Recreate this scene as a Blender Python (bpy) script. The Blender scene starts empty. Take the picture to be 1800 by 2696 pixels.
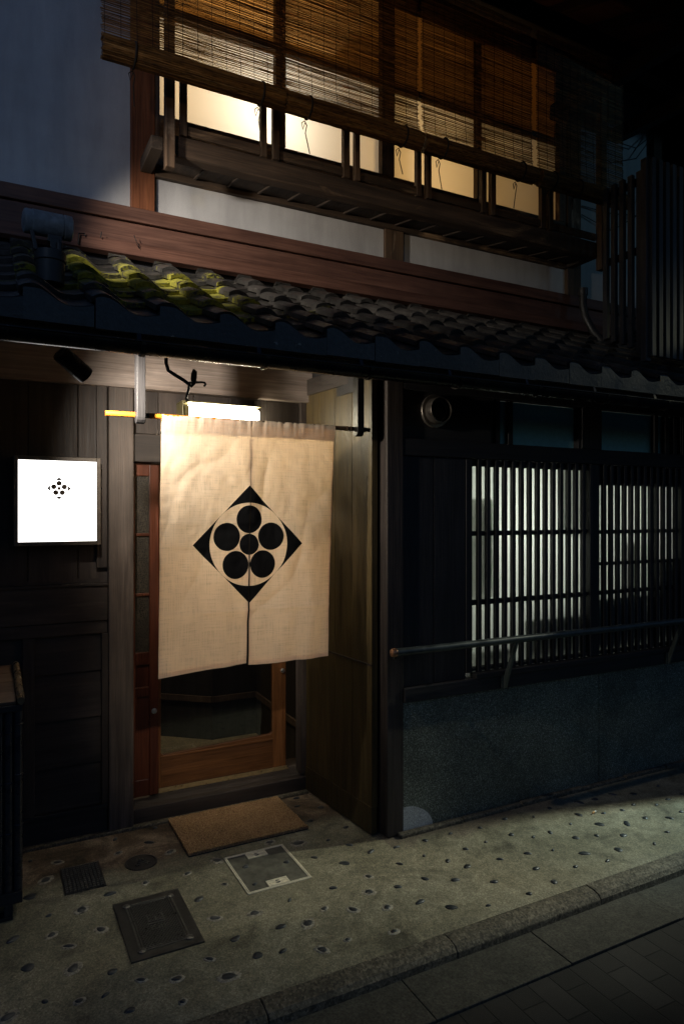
import bpy, bmesh, math, random
from mathutils import Vector, Matrix, noise
R = math.radians
rnd = random.Random(7)
C = bpy.context.scene.collection
sc = bpy.context.scene

# ------------------------------------------------------------------ camera
cam_d = bpy.data.cameras.new('camera'); cam = bpy.data.objects.new('camera', cam_d); C.objects.link(cam)
cam.location = (0, 0, 1.6)
cam.rotation_euler = (R(90), 0, R(-27.5))
cam_d.sensor_fit = 'VERTICAL'; cam_d.sensor_height = 36.0; cam_d.lens = 36.0 * 1797 / 2696
cam_d.shift_y = 0.0008
cam_d.clip_start = 0.02; cam_d.clip_end = 500
sc.camera = cam

# ------------------------------------------------------------------ world: deep dusk sky
w = bpy.data.worlds.new('World'); sc.world = w; w.use_nodes = True
wn = w.node_tree
bgn = wn.nodes['Background']
sky = wn.nodes.new('ShaderNodeTexSky'); sky.sky_type = 'NISHITA'; sky.sun_disc = False
sky.sun_elevation = R(0.0); sky.sun_rotation = R(0)
tint = wn.nodes.new('ShaderNodeMix'); tint.data_type = 'RGBA'; tint.blend_type = 'MULTIPLY'; tint.inputs[0].default_value = 1.0
tint.inputs[7].default_value = (0.46, 0.90, 2.0, 1)      # lamp-light white balance turns the last dusk blue
wn.links.new(sky.outputs[0], tint.inputs[6]); wn.links.new(tint.outputs[2], bgn.inputs[0]); bgn.inputs[1].default_value = 0.15

# ------------------------------------------------------------------ view
sc.view_settings.view_transform = 'Standard'; sc.view_settings.look = 'None'
sc.view_settings.exposure = 0.0; sc.view_settings.gamma = 1.0
sc.render.engine = 'CYCLES'
sc.cycles.max_bounces = 8; sc.cycles.diffuse_bounces = 4; sc.cycles.transmission_bounces = 6
sc.cycles.transparent_max_bounces = 8
sc.cycles.sample_clamp_indirect = 4.0
sc.cycles.use_denoising = True

# ------------------------------------------------------------------ street, fill and room lights
def spot(name, loc, tgt, power, col, cone, blend=1.0, radius=0.05):
    d = bpy.data.lights.new(name, 'SPOT'); d.energy = power; d.color = col
    d.spot_size = R(cone); d.spot_blend = blend; d.shadow_soft_size = radius
    o = bpy.data.objects.new(name, d); C.objects.link(o); o.location = loc
    o.rotation_euler = (Vector(tgt) - Vector(loc)).to_track_quat('-Z', 'Y').to_euler()
    return o
def point(name, loc, power, col, radius=0.05):
    d = bpy.data.lights.new(name, 'POINT'); d.energy = power; d.color = col; d.shadow_soft_size = radius
    o = bpy.data.objects.new(name, d); C.objects.link(o); o.location = loc
    return o
# street lamp down the street on the right, greenish white
spot('street_light_far', (6.5, 1.87, 3.6), (2.30, 2.60, 0.0), 900, (0.98, 1.0, 0.80), 25, 1.0, 0.06)
spot('street_light_far_wide', (6.5, 1.87, 3.62), (1.4, 2.6, 0.0), 58, (1.0, 0.98, 0.62), 54, 1.0, 0.06)
spot('street_light_blue', (6.5, 1.90, 3.5), (3.35, 2.52, 0.0), 340, (0.30, 0.85, 1.0), 22, 1.0, 0.06)
spot('fill_light_upper', (7.5, -2.5, 3.4), (4.35, 3.2, 4.15), 90, (0.28, 0.66, 1.0), 26, 1.0, 0.10)  # added blue fill for the slatted screen and upper right wall
# added fill lights outside the view, behind and left of the camera
spot('fill_light_front', (-2.2, -1.2, 2.5), (1.40, 3.20, 3.48), 120, (1.0, 0.74, 0.46), 25, 1.0, 0.08)  # added warm fill on blinds and balcony
spot('fill_light_entrance', (0.3, -3.2, 4.6), (1.00, 2.92, 1.02), 800, (1.0, 0.87, 0.68), 10.5, 1.0, 0.08)  # added narrow fill brightening the curtain
spot('fill_light_left', (-3.2, -2.2, 3.4), (-0.10, 3.6, 3.55), 210, (0.42, 0.60, 1.0), 27, 1.0, 0.12)  # added blue fill brightening the left upper wall
point('fill_light_near', (-3.0, -2.5, 5.0), 3.5, (1.0, 0.90, 0.55), 0.25)  # added weak overall fill
# unseen lamp out of view on the left, inferred from the roof shading
spot('eave_light', (-0.10, 2.74, 3.10), (0.92, 3.32, 2.92), 125, (1.0, 0.92, 0.80), 60, 1.0, 0.04)
# rooms
point('room_light_upstairs', (1.42, 3.92, 3.86), 9.5, (1.0, 0.94, 0.86), 0.05)
point('room_light_upstairs_left', (0.98, 4.12, 3.85), 4, (1.0, 0.72, 0.38), 0.12)
point('room_light_upstairs_back', (2.50, 4.12, 3.78), 6.5, (1.0, 0.66, 0.29), 0.12)
point('room_light_ceiling', (1.15, 4.05, 4.58), 2.6, (1.0, 0.62, 0.26), 0.08)
point('room_light_kitchen', (2.72, 3.40, 1.58), 9, (0.97, 1.0, 0.90), 0.05)
point('room_light_kitchen_right', (3.62, 3.45, 1.62), 3.6, (0.97, 1.0, 0.92), 0.05)
point('room_light_hall', (0.98, 4.25, 2.0), 26, (1.0, 0.72, 0.42), 0.06)

# ================================================================== material helpers
class G:
    def __init__(s, name):
        s.m = bpy.data.materials.new(name); s.m.use_nodes = True
        s.t = s.m.node_tree; s.n = s.t.nodes; s.l = s.t.links
        s.b = s.n['Principled BSDF']; s.out = s.n['Material Output']
        s._tc = None; s._ti = None
    def new(s, typ, **kw):
        n = s.n.new(typ)
        for k, v in kw.items(): setattr(n, k, v)
        return n
    def put(s, sock, v):
        if hasattr(v, 'is_output'): s.l.new(v, sock)
        elif isinstance(v, (int, float)): 
            if sock.type == 'RGBA': sock.default_value = (v, v, v, 1)
            else: sock.default_value = v
        else:
            v = tuple(v)
            sock.default_value = v + (1,) if (sock.type == 'RGBA' and len(v) == 3) else v
    def obj(s):
        if not s._tc: s._tc = s.new('ShaderNodeTexCoord')
        return s._tc.outputs['Object']
    def tint(s):
        if not s._ti: s._ti = s.new('ShaderNodeAttribute', attribute_name='tint')
        return s._ti.outputs['Fac']
    def attr(s, nm): return s.new('ShaderNodeAttribute', attribute_name=nm).outputs['Fac']
    def math(s, op, a, b=0.0, c=0.0, clamp=False):
        n = s.new('ShaderNodeMath', operation=op); n.use_clamp = clamp
        s.put(n.inputs[0], a); s.put(n.inputs[1], b)
        if len(n.inputs) > 2: s.put(n.inputs[2], c)
        return n.outputs[0]
    def vmath(s, op, a, b):
        n = s.new('ShaderNodeVectorMath', operation=op); s.put(n.inputs[0], a); s.put(n.inputs[1], b)
        return n.outputs[0]
    def comb(s, x, y, z):
        n = s.new('ShaderNodeCombineXYZ'); s.put(n.inputs[0], x); s.put(n.inputs[1], y); s.put(n.inputs[2], z); return n.outputs[0]
    def sep(s, v):
        n = s.new('ShaderNodeSeparateXYZ'); s.put(n.inputs[0], v); return n.outputs
    def scaled(s, v, sx, sy, sz): return s.vmath('MULTIPLY', v, (sx, sy, sz))
    def noise(s, v, scale=5, detail=4, rough=0.55, dist=0.0):
        n = s.new('ShaderNodeTexNoise'); s.put(n.inputs['Vector'], v)
        n.inputs['Scale'].default_value = scale; n.inputs['Detail'].default_value = detail
        n.inputs['Roughness'].default_value = rough; n.inputs['Distortion'].default_value = dist
        return n.outputs[0]
    def vor(s, v, scale=5, feature='F1', rand=1.0, out=0):
        n = s.new('ShaderNodeTexVoronoi', feature=feature); s.put(n.inputs['Vector'], v)
        n.inputs['Scale'].default_value = scale; n.inputs['Randomness'].default_value = rand
        return n.outputs[out]
    def ramp(s, f, *stops):
        n = s.new('ShaderNodeValToRGB'); s.put(n.inputs[0], f); e = n.color_ramp.elements
        while len(e) < len(stops): e.new(0.5)
        for el, (p, c) in zip(e, stops):
            el.position = p; el.color = (c, c, c, 1) if isinstance(c, (int, float)) else tuple(c) + (1,)
        return n.outputs[0]
    def mix(s, f, a, b, mode='MIX'):
        n = s.new('ShaderNodeMix', data_type='RGBA', blend_type=mode)
        s.put(n.inputs[0], f); s.put(n.inputs[6], a); s.put(n.inputs[7], b); return n.outputs[2]
    def mul(s, a, f): return s.mix(1.0, a, f, 'MULTIPLY')
    def bump(s, h, strength=0.3, dist=0.01, normal=None):
        n = s.new('ShaderNodeBump'); n.inputs['Strength'].default_value = strength; n.inputs['Distance'].default_value = dist
        s.put(n.inputs['Height'], h)
        if normal is not None: s.l.new(normal, n.inputs['Normal'])
        return n.outputs[0]
    def fin(s, col=None, rough=None, metal=None, spec=None, normal=None):
        if col is not None: s.put(s.b.inputs['Base Color'], col)
        if rough is not None: s.put(s.b.inputs['Roughness'], rough)
        if metal is not None: s.put(s.b.inputs['Metallic'], metal)
        if spec is not None: s.put(s.b.inputs['Specular IOR Level'], spec)
        if normal is not None: s.put(s.b.inputs['Normal'], normal)
        return s.m

def wood(name, dark, light, axis='X', rough=0.6, wear=0.0, bump=0.35, wearcol=(0.3, 0.22, 0.15)):
    g = G(name)
    off = g.math('MULTIPLY', g.tint(), 23.0)
    v = g.vmath('ADD', g.obj(), g.comb(off, off, off))
    a = {'X': (1, 14, 14), 'Y': (14, 1, 14), 'Z': (14, 14, 1)}[axis]
    f = {'X': (4, 140, 140), 'Y': (140, 4, 140), 'Z': (140, 140, 4)}[axis]
    n1 = g.noise(g.scaled(v, *a), 1.6, 5, 0.6, 0.8)
    n2 = g.noise(g.scaled(v, *f), 1.0, 3, 0.6)
    n3 = g.noise(v, 2.6, 4, 0.6)
    col = g.ramp(n1, (0.32, dark), (0.68, light))
    col = g.mul(col, g.ramp(n2, (0.3, 0.62), (0.7, 1.12)))
    col = g.mul(col, g.ramp(n3, (0.3, 0.7), (0.7, 1.15)))
    k = g.math('ADD', 1.0, g.tint())
    col = g.mul(col, g.comb(k, k, k))
    if wear > 0:
        wv = g.noise(g.scaled(v, *[(3 if q == 14 else 1.2) for q in a]), 1.7, 6, 0.65, 1.0)
        mask = g.ramp(wv, (0.62 - wear * 0.12, 0), (0.74 - wear * 0.1, 1))
        mask = g.math('MULTIPLY', mask, g.ramp(n2, (0.35, 0.2), (0.6, 1)))
        col = g.mix(mask, col, wearcol)
    h = g.math('ADD', g.math('MULTIPLY', n2, 0.5), g.math('MULTIPLY', n1, 0.5))
    return g.fin(col, g.ramp(n2, (0.3, rough - 0.1), (0.7, rough + 0.15)), spec=0.35, normal=g.bump(h, bump, 0.006))

def plain(name, col, rough=0.5, metal=0.0, var=0.25, nscale=20, bump=0.1, spec=0.5):
    g = G(name)
    n = g.noise(g.obj(), nscale, 5, 0.6)
    c = g.mul(col, g.ramp(n, (0.3, 1 - var), (0.7, 1 + var)))
    return g.fin(c, g.ramp(n, (0.3, max(0.05, rough - 0.1)), (0.7, rough + 0.1)), metal=metal, spec=spec, normal=g.bump(n, bump, 0.004))

M = {}
M['dark_x'] = wood('dark_stained_wood_x', (0.020, 0.015, 0.013), (0.046, 0.035, 0.030), 'X', 0.62)
M['dark_z'] = wood('dark_stained_wood_z', (0.022, 0.016, 0.014), (0.052, 0.040, 0.034), 'Z', 0.6)
M['dark_y'] = wood('dark_stained_wood_y', (0.020, 0.015, 0.012), (0.042, 0.032, 0.027), 'Y', 0.65)
M['black_z'] = wood('blackened_wood_z', (0.012, 0.011, 0.012), (0.026, 0.024, 0.025), 'Z', 0.6)
M['black_x'] = wood('blackened_wood_x', (0.012, 0.011, 0.012), (0.026, 0.024, 0.025), 'X', 0.6)
M['post'] = wood('grey_brown_post_wood', (0.045, 0.034, 0.028), (0.095, 0.074, 0.062), 'Z', 0.6)
M['board'] = wood('planed_grey_board', (0.16, 0.125, 0.105), (0.26, 0.215, 0.19), 'X', 0.55, bump=0.2)
M['side'] = wood('brown_side_wall_boards', (0.036, 0.024, 0.010), (0.080, 0.056, 0.021), 'Z', 0.45)
M['beam'] = wood('red_brown_beam', (0.085, 0.036, 0.024), (0.155, 0.072, 0.048), 'X', 0.55, bump=0.2)
M['redpost'] = wood('red_brown_post', (0.12, 0.038, 0.014), (0.22, 0.075, 0.028), 'Z', 0.55, bump=0.2)
M['weather_x'] = wood('weathered_brown_beam', (0.035, 0.022, 0.014), (0.10, 0.062, 0.038), 'X', 0.7, wear=0.7, bump=0.6, wearcol=(0.32, 0.20, 0.11))
M['weather_z'] = wood('weathered_brown_slat', (0.05, 0.030, 0.018), (0.13, 0.078, 0.045), 'Z', 0.7, wear=0.3, bump=0.6)
M['weather_y'] = wood('weathered_soffit_board', (0.035, 0.024, 0.017), (0.085, 0.058, 0.040), 'Y', 0.75, bump=0.4)
M['door_red'] = wood('varnished_red_door', (0.042, 0.010, 0.005), (0.078, 0.020, 0.008), 'Z', 0.35, bump=0.1)
M['door_orange'] = wood('varnished_orange_door', (0.088, 0.033, 0.011), (0.155, 0.063, 0.021), 'Z', 0.35, bump=0.1)
M['door_rail'] = wood('varnished_orange_rail', (0.075, 0.030, 0.011), (0.13, 0.053, 0.018), 'X', 0.35, bump=0.1)
M['screen_z'] = wood('screen_slat_wood', (0.055, 0.048, 0.043), (0.10, 0.09, 0.082), 'Z', 0.5, bump=0.15)
M['iron'] = plain('black_iron', (0.012, 0.011, 0.010), 0.42, 0.6, 0.3, 60, 0.2)
M['relief'] = plain('worn_iron_relief', (0.085, 0.080, 0.072), 0.35, 0.25, 0.4, 60, 0.2)
M['castiron'] = plain('cast_iron', (0.030, 0.028, 0.026), 0.42, 0.15, 0.5, 40, 0.25)
M['gutter'] = plain('dark_painted_gutter', (0.020, 0.017, 0.015), 0.28, 0.5, 0.4, 12, 0.05)
M['alu'] = plain('brushed_aluminium', (0.55, 0.53, 0.50), 0.32, 1.0, 0.1, 80, 0.05)
M['pale'] = plain('worn_pale_metal', (0.66, 0.60, 0.46), 0.6, 0.0, 0.2, 60, 0.2)
M['brass'] = plain('brass_strip', (0.55, 0.42, 0.22), 0.35, 0.8, 0.2, 40, 0.05)
M['bronze'] = plain('bronze_anodised_frame', (0.075, 0.060, 0.047), 0.42, 0.3, 0.15, 30, 0.03)
M['olive'] = plain('olive_enamel', (0.10, 0.085, 0.035), 0.45, 0.2, 0.3, 30, 0.08)
M['floodgrey'] = plain('weathered_grey_enamel', (0.15, 0.18, 0.20), 0.5, 0.1, 0.45, 25, 0.15)
M['vent'] = plain('vent_metal', (0.16, 0.14, 0.12), 0.35, 0.8, 0.3, 25, 0.05)
M['pvc'] = plain('dull_downpipe', (0.022, 0.020, 0.018), 0.5, 0.0, 0.3, 10, 0.05)
M['rail'] = plain('worn_handrail_paint', (0.040, 0.050, 0.048), 0.38, 0.2, 0.4, 14, 0.1)
M['rubber'] = plain('black_rubber', (0.01, 0.01, 0.01), 0.6)
M['cord'] = plain('dark_cord', (0.03, 0.022, 0.016), 0.9)
M['room'] = plain('pale_room_plaster', (0.36, 0.29, 0.19), 0.9, 0, 0.1)
M['kroom'] = plain('pale_kitchen_wall', (0.5, 0.5, 0.46), 0.8, 0, 0.3, 3)

# plaster
g = G('lime_plaster')
n = g.noise(g.obj(), 260, 3, 0.7); n2 = g.noise(g.obj(), 1.6, 5, 0.6); n3 = g.noise(g.scaled(g.obj(), 8, 8, 1.3), 1.5, 5, 0.6)
c = g.ramp(n2, (0.3, (0.34, 0.325, 0.32)), (0.7, (0.50, 0.485, 0.475)))
c = g.mul(c, g.ramp(n, (0.3, 0.80), (0.7, 1.12))); c = g.mul(c, g.ramp(n3, (0.3, 0.86), (0.6, 1.03)))
M['plaster'] = g.fin(c, 0.9, spec=0.15, normal=g.bump(n, 0.35, 0.003))
g = G('teal_grey_panel')
n = g.noise(g.obj(), 60, 3, 0.6)
M['bluepanel'] = g.fin(g.mul((0.32, 0.66, 0.72), g.ramp(n, (0.3, 0.9), (0.7, 1.05))), 0.7)

# washed aggregate wall
g = G('washed_aggregate_wall')
v1 = g.vor(g.obj(), 240, out=1); d1 = g.vor(g.obj(), 240)
n2 = g.noise(g.obj(), 1.3, 6, 0.65, 0.6); n3 = g.noise(g.obj(), 5, 5, 0.6)
bw = g.new('ShaderNodeRGBToBW'); g.l.new(v1, bw.inputs[0])
c = g.ramp(bw.outputs[0], (0.15, (0.045, 0.053, 0.040)), (0.6, (0.118, 0.135, 0.102)), (0.93, (0.38, 0.41, 0.36)))
c = g.mul(c, g.ramp(n2, (0.28, 0.30), (0.62, 1.0))); c = g.mul(c, g.ramp(n3, (0.3, 0.7), (0.6, 1.0)))
xz = g.sep(g.obj())
# the lighter mended patch low on the left corner
pd = g.math('ADD', g.math('POWER', g.math('DIVIDE', g.math('SUBTRACT', xz[0], 0.15), 0.165), 2.0), g.math('POWER', g.math('DIVIDE', g.math('SUBTRACT', xz[2], 0.0), 0.135), 2.0))
pd = g.math('ADD', pd, g.math('MULTIPLY', g.math('SUBTRACT', n3, 0.5), 0.25))
pm = g.math('LESS_THAN', pd, 1.0)
c = g.mix(g.math('MULTIPLY', pm, 0.85), c, g.mul((0.50, 0.52, 0.52), g.ramp(bw.outputs[0], (0.2, 0.65), (0.8, 1.15))))
M['mortar'] = g.fin(c, 0.6, spec=0.4, normal=g.bump(d1, 0.6, 0.003))

# sidewalk concrete
g = G('worn_sidewalk_concrete')
o = g.obj(); p = g.sep(o)
fine = g.noise(o, 150, 4, 0.75); mid = g.noise(o, 17, 8, 0.74, 0.4); big = g.noise(o, 1.9, 6, 0.62, 0.5); big2 = g.noise(g.vmath('ADD', o, (7, 3, 1)), 3.6, 7, 0.66, 0.8)
speck = g.vor(o, 190, out=1); sb = g.new('ShaderNodeRGBToBW'); g.l.new(speck, sb.inputs[0])
c = g.ramp(big, (0.30, (0.13, 0.118, 0.076)), (0.52, (0.205, 0.188, 0.130)), (0.72, (0.29, 0.270, 0.195)))
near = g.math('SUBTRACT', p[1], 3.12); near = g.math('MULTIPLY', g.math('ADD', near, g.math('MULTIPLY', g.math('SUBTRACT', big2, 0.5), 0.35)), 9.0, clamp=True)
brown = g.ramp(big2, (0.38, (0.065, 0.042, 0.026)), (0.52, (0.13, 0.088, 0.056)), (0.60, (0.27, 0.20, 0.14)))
c = g.mix(g.math('MULTIPLY', near, 0.9), c, brown)  # brown patches by the door, with the shade under the eave painted in
c = g.mul(c, g.ramp(mid, (0.33, 0.58), (0.62, 1.08))); c = g.mul(c, g.ramp(fine, (0.3, 0.72), (0.7, 1.24)))
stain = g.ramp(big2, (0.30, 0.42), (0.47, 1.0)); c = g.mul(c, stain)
# darker brown ragged wedge spreading from the foot of the dado wall
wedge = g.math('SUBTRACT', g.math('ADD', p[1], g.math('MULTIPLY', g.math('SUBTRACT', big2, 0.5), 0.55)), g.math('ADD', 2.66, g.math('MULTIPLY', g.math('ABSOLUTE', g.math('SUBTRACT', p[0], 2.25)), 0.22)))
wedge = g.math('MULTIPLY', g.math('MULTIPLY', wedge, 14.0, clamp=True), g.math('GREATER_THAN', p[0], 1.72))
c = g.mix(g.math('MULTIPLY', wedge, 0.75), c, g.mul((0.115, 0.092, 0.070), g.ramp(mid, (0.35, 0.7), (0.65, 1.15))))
c = g.mul(c, g.ramp(sb.outputs[0], (0.1, 0.72), (0.5, 1.0), (0.96, 1.5)))
# ring of dirt and chipped paste round each set stone
ht = g.math('ADD', g.math('MULTIPLY', fine, 0.6), g.math('MULTIPLY', mid, 0.8))
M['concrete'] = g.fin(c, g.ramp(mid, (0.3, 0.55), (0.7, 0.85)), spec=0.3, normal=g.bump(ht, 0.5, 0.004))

g = G('granite_kerb_stone')
o = g.obj(); vv = g.vor(o, 130, out=1); sb = g.new('ShaderNodeRGBToBW'); g.l.new(vv, sb.inputs[0])
big = g.noise(o, 4, 6, 0.7); ml = g.noise(o, 28, 6, 0.7)
c = g.ramp(sb.outputs[0], (0.1, (0.055, 0.050, 0.038)), (0.5, (0.115, 0.100, 0.072)), (0.9, (0.20, 0.175, 0.13)))
c = g.mul(c, g.ramp(big, (0.3, 0.55), (0.65, 1.05))); c = g.mul(c, g.ramp(ml, (0.32, 0.55), (0.62, 1.05)))
M['kerb'] = g.fin(c, 0.75, spec=0.3, normal=g.bump(g.math('ADD', ml, g.math('MULTIPLY', sb.outputs[0], 0.3)), 0.7, 0.008))
g = G('gutter_strip_concrete')
o = g.obj(); f = g.noise(o, 110, 4, 0.75); b = g.noise(o, 3, 6, 0.65); m2 = g.noise(o, 30, 5, 0.7)
c = g.ramp(b, (0.3, (0.034, 0.033, 0.027)), (0.7, (0.066, 0.063, 0.051))); c = g.mul(c, g.ramp(f, (0.3, 0.4), (0.7, 1.6))); c = g.mul(c, g.ramp(m2, (0.3, 0.65), (0.7, 1.15)))
M['strip'] = g.fin(c, 0.8, spec=0.25, normal=g.bump(f, 0.5, 0.003))
# pavers: 0.1 x 0.2 blocks, long side towards the house
g = G('clay_block_paving')
o = g.obj(); p = g.sep(o)
wob = g.noise(o, 6, 2, 0.5)
br = g.new('ShaderNodeTexBrick'); br.offset = 0.5; br.squash = 1.0
g.put(br.inputs['Vector'], g.comb(p[1], p[0], 0.0))
br.inputs['Scale'].default_value = 1.0; br.inputs['Brick Width'].default_value = 0.205; br.inputs['Row Height'].default_value = 0.099
br.inputs['Mortar Size'].default_value = 0.0035; br.inputs['Mortar Smooth'].default_value = 0.4; br.inputs['Bias'].default_value = -0.1
br.inputs['Color1'].default_value = (0.013, 0.0125, 0.0115, 1); br.inputs['Color2'].default_value = (0.030, 0.028, 0.026, 1); br.inputs['Mortar'].default_value = (0.006, 0.006, 0.006, 1)
f = g.noise(o, 260, 3, 0.7); b = g.noise(o, 5, 5, 0.65)
c = g.mul(br.outputs[0], g.ramp(f, (0.3, 0.6), (0.7, 1.35))); c = g.mul(c, g.ramp(b, (0.3, 0.7), (0.7, 1.15)))
ht = g.math('SUBTRACT', g.math('MULTIPLY', f, 0.25), br.outputs['Fac'])
M['paver'] = g.fin(c, 0.75, spec=0.3, normal=g.bump(ht, 0.8, 0.006))

g = G('dark_river_pebble')
M['pebble'] = g.fin(g.mul((0.020, 0.023, 0.026), g.ramp(g.noise(g.obj(), 9, 4), (0.3, 0.5), (0.7, 2.0))), 0.42, spec=0.5, normal=g.bump(g.noise(g.obj(), 30, 3), 0.15, 0.003))
g = G('chipped_cement_ring')
M['ring'] = g.fin(g.mul((0.30, 0.275, 0.22), g.ramp(g.noise(g.obj(), 60, 5, 0.7), (0.35, 0.25), (0.65, 1.2))), 0.85, normal=g.bump(g.noise(g.obj(), 90, 4), 0.6, 0.004))

# roof tile with moss
g = G('ibushi_roof_tile')
o = g.obj(); n1 = g.noise(o, 9, 6, 0.65); n2 = g.noise(o, 60, 4, 0.7); n3 = g.noise(o, 4.5, 5, 0.62, 0.6)
c = g.ramp(n1, (0.3, (0.020, 0.019, 0.018)), (0.7, (0.062, 0.056, 0.050)))
c = g.mul(c, g.ramp(n2, (0.3, 0.65), (0.7, 1.25)))
k = g.math('ADD', 1.0, g.math('MULTIPLY', g.tint(), 1.4)); c = g.mul(c, g.comb(k, k, k))
lich = g.ramp(g.noise(g.vmath('ADD', o, (3, 1, 2)), 24, 5, 0.65), (0.66, 0), (0.72, 1)); c = g.mix(g.math('MULTIPLY', lich, 0.8), c, (0.42, 0.38, 0.32))
ms = g.math('ADD', g.math('SUBTRACT', g.attr('moss'), 0.10), g.math('MULTIPLY', g.math('SUBTRACT', n3, 0.5), 2.6))
ms = g.math('ADD', ms, g.math('MULTIPLY', g.math('SUBTRACT', n2, 0.5), 1.3))
mm = g.ramp(ms, (0.42, 0), (0.62, 1))
mcol = g.ramp(n2, (0.3, (0.085, 0.085, 0.008)), (0.7, (0.30, 0.27, 0.018)))
c = g.mix(mm, c, mcol)
rg = g.mix(mm, g.ramp(n1, (0.3, 0.28), (0.7, 0.5)), 0.95)
M['tile'] = g.fin(c, rg, spec=0.5, normal=g.bump(g.math('ADD', n2, g.math('MULTIPLY', mm, 0.8)), 0.5, 0.004))

# reeds of the blinds
g = G('split_bamboo_reed')
o = g.obj(); n1 = g.noise(g.scaled(o, 3, 40, 40), 1.0, 4, 0.6); n2 = g.noise(g.scaled(o, 26, 120, 120), 1.0, 3)
c = g.ramp(n1, (0.3, (0.12, 0.056, 0.016)), (0.55, (0.34, 0.165, 0.048)), (0.8, (0.58, 0.34, 0.12)))
c = g.mul(c, g.ramp(n2, (0.35, 0.45), (0.55, 1.05)))
k = g.math('ADD', 1.0, g.tint()); c = g.mul(c, g.comb(k, k, k))
g.fin(c, 0.45, spec=0.4)
tr = g.new('ShaderNodeBsdfTranslucent'); g.l.new(c, tr.inputs[0])
mx = g.new('ShaderNodeMixShader'); mx.inputs[0].default_value = 0.38
g.l.new(g.b.outputs[0], mx.inputs[1]); g.l.new(tr.outputs[0], mx.inputs[2]); g.l.new(mx.outputs[0], g.out.inputs[0])
M['reed'] = g.m

g = G('mottled_bamboo_rod')
o = g.obj(); sp = g.noise(g.scaled(o, 1, 1, 1), 230, 3, 0.6)
c = g.mix(g.ramp(sp, (0.56, 0), (0.62, 1)), (0.42, 0.15, 0.014), (0.03, 0.012, 0.004))
M['rod'] = g.fin(c, 0.35)
M['rod_dark'] = plain('dark_bamboo_end', (0.045, 0.026, 0.014), 0.35, 0, 0.4, 30)

# coir mat
g = G('coir_mat_fibre')
o = g.obj(); f = g.noise(g.scaled(o, 1, .6, 1), 170, 4, 0.75, 1.0); b = g.noise(o, 7, 5, 0.6); k2 = g.noise(o, 60, 3, 0.7)
c = g.ramp(f, (0.32, (0.14, 0.07, 0.03)), (0.68, (0.72, 0.46, 0.24))); c = g.mul(c, g.ramp(b, (0.3, 0.75), (0.7, 1.1)))
M['mat'] = g.fin(c, 0.95, spec=0.1, normal=g.bump(g.math('ADD', f, k2), 1.0, 0.01))

# linen with the crest printed on it  (object space: x across, z up from the rod centre)
EX, EZ = 0.0, -0.55
def crest(g, x, z, a, b, ring, pet, pr, cr, petz=0.0):
    dm = g.math('ADD', g.math('DIVIDE', g.math('ABSOLUTE', x), a), g.math('DIVIDE', g.math('ABSOLUTE', z), b))
    dm = g.math('LESS_THAN', dm, 1.0)
    def circ(cx, cz, r):
        dx = g.math('DIVIDE', g.math('SUBTRACT', x, cx * a), r * a); dz = g.math('DIVIDE', g.math('SUBTRACT', z, cz * b), r * b)
        return g.math('LESS_THAN', g.math('ADD', g.math('MULTIPLY', dx, dx), g.math('MULTIPLY', dz, dz)), 1.0)
    m = g.math('MULTIPLY', dm, g.math('SUBTRACT', 1.0, circ(0, 0, ring)))
    for i in range(5):
        t = R(90 + 72 * i); m = g.math('MAXIMUM', m, circ(pet * math.cos(t), pet * math.sin(t), pr))
    return g.math('MAXIMUM', m, circ(0, 0, cr))
g = G('natural_linen')
o = g.obj(); p = g.sep(o)
wx = g.noise(g.scaled(o, 230, 1, 9), 1.0, 3, 0.6); wz = g.noise(g.scaled(o, 9, 1, 230), 1.0, 3, 0.6)
wr = g.noise(g.scaled(o, 11, 1, 6.5), 1.0, 6, 0.58, 1.5); blot = g.noise(g.scaled(o, 1, 0.1, 1), 5, 5, 0.6)
weave = g.math('ADD', wx, wz)
c = g.mul((0.78, 0.65, 0.51), g.ramp(weave, (0.75, 0.86), (1.25, 1.10))); c = g.mul(c, g.ramp(blot, (0.3, 0.93), (0.7, 1.04)))
cm = crest(g, g.math('SUBTRACT', p[0], EX), g.math('SUBTRACT', p[2], EZ), 0.256, 0.266, 0.705, 0.425, 0.236, 0.178)
c2 = g.mix(cm, c, (0.012, 0.012, 0.013))
nb = g.bump(g.math('ADD', g.math('MULTIPLY', weave, 0.25), g.math('MULTIPLY', wr, 1.2)), 0.22, 0.010)
g.fin(c2, 0.9, spec=0.1, normal=nb)
tr = g.new('ShaderNodeBsdfTranslucent')
tc = g.mix(cm, g.mul(c, (0.86, 0.69, 0.48)), (0.0, 0.0, 0.0))
g.l.new(tc, tr.inputs[0]); g.l.new(nb, tr.inputs[1])
mx = g.new('ShaderNodeMixShader'); mx.inputs[0].default_value = 0.58
g.l.new(g.b.outputs[0], mx.inputs[1]); g.l.new(tr.outputs[0], mx.inputs[2]); g.l.new(mx.outputs[0], g.out.inputs[0])
M['linen'] = g.m

def translucent(name, col, gloss=0.15, mixf=0.85):
    g = G(name)
    g.fin(col, 0.35, spec=0.5)
    tr = g.new('ShaderNodeBsdfTranslucent'); tr.inputs[0].default_value = tuple(col) + (1,)
    mx = g.new('ShaderNodeMixShader'); mx.inputs[0].default_value = mixf
    g.l.new(g.b.outputs[0], mx.inputs[1]); g.l.new(tr.outputs[0], mx.inputs[2]); g.l.new(mx.outputs[0], g.out.inputs[0])
    return g.m
M['shoji'] = translucent('warm_frosted_pane', (0.88, 0.80, 0.64))
M['amber'] = translucent('amber_transom_panel', (0.72, 0.40, 0.13))
M['frost'] = translucent('white_frosted_pane', (0.80, 0.84, 0.78))

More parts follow.
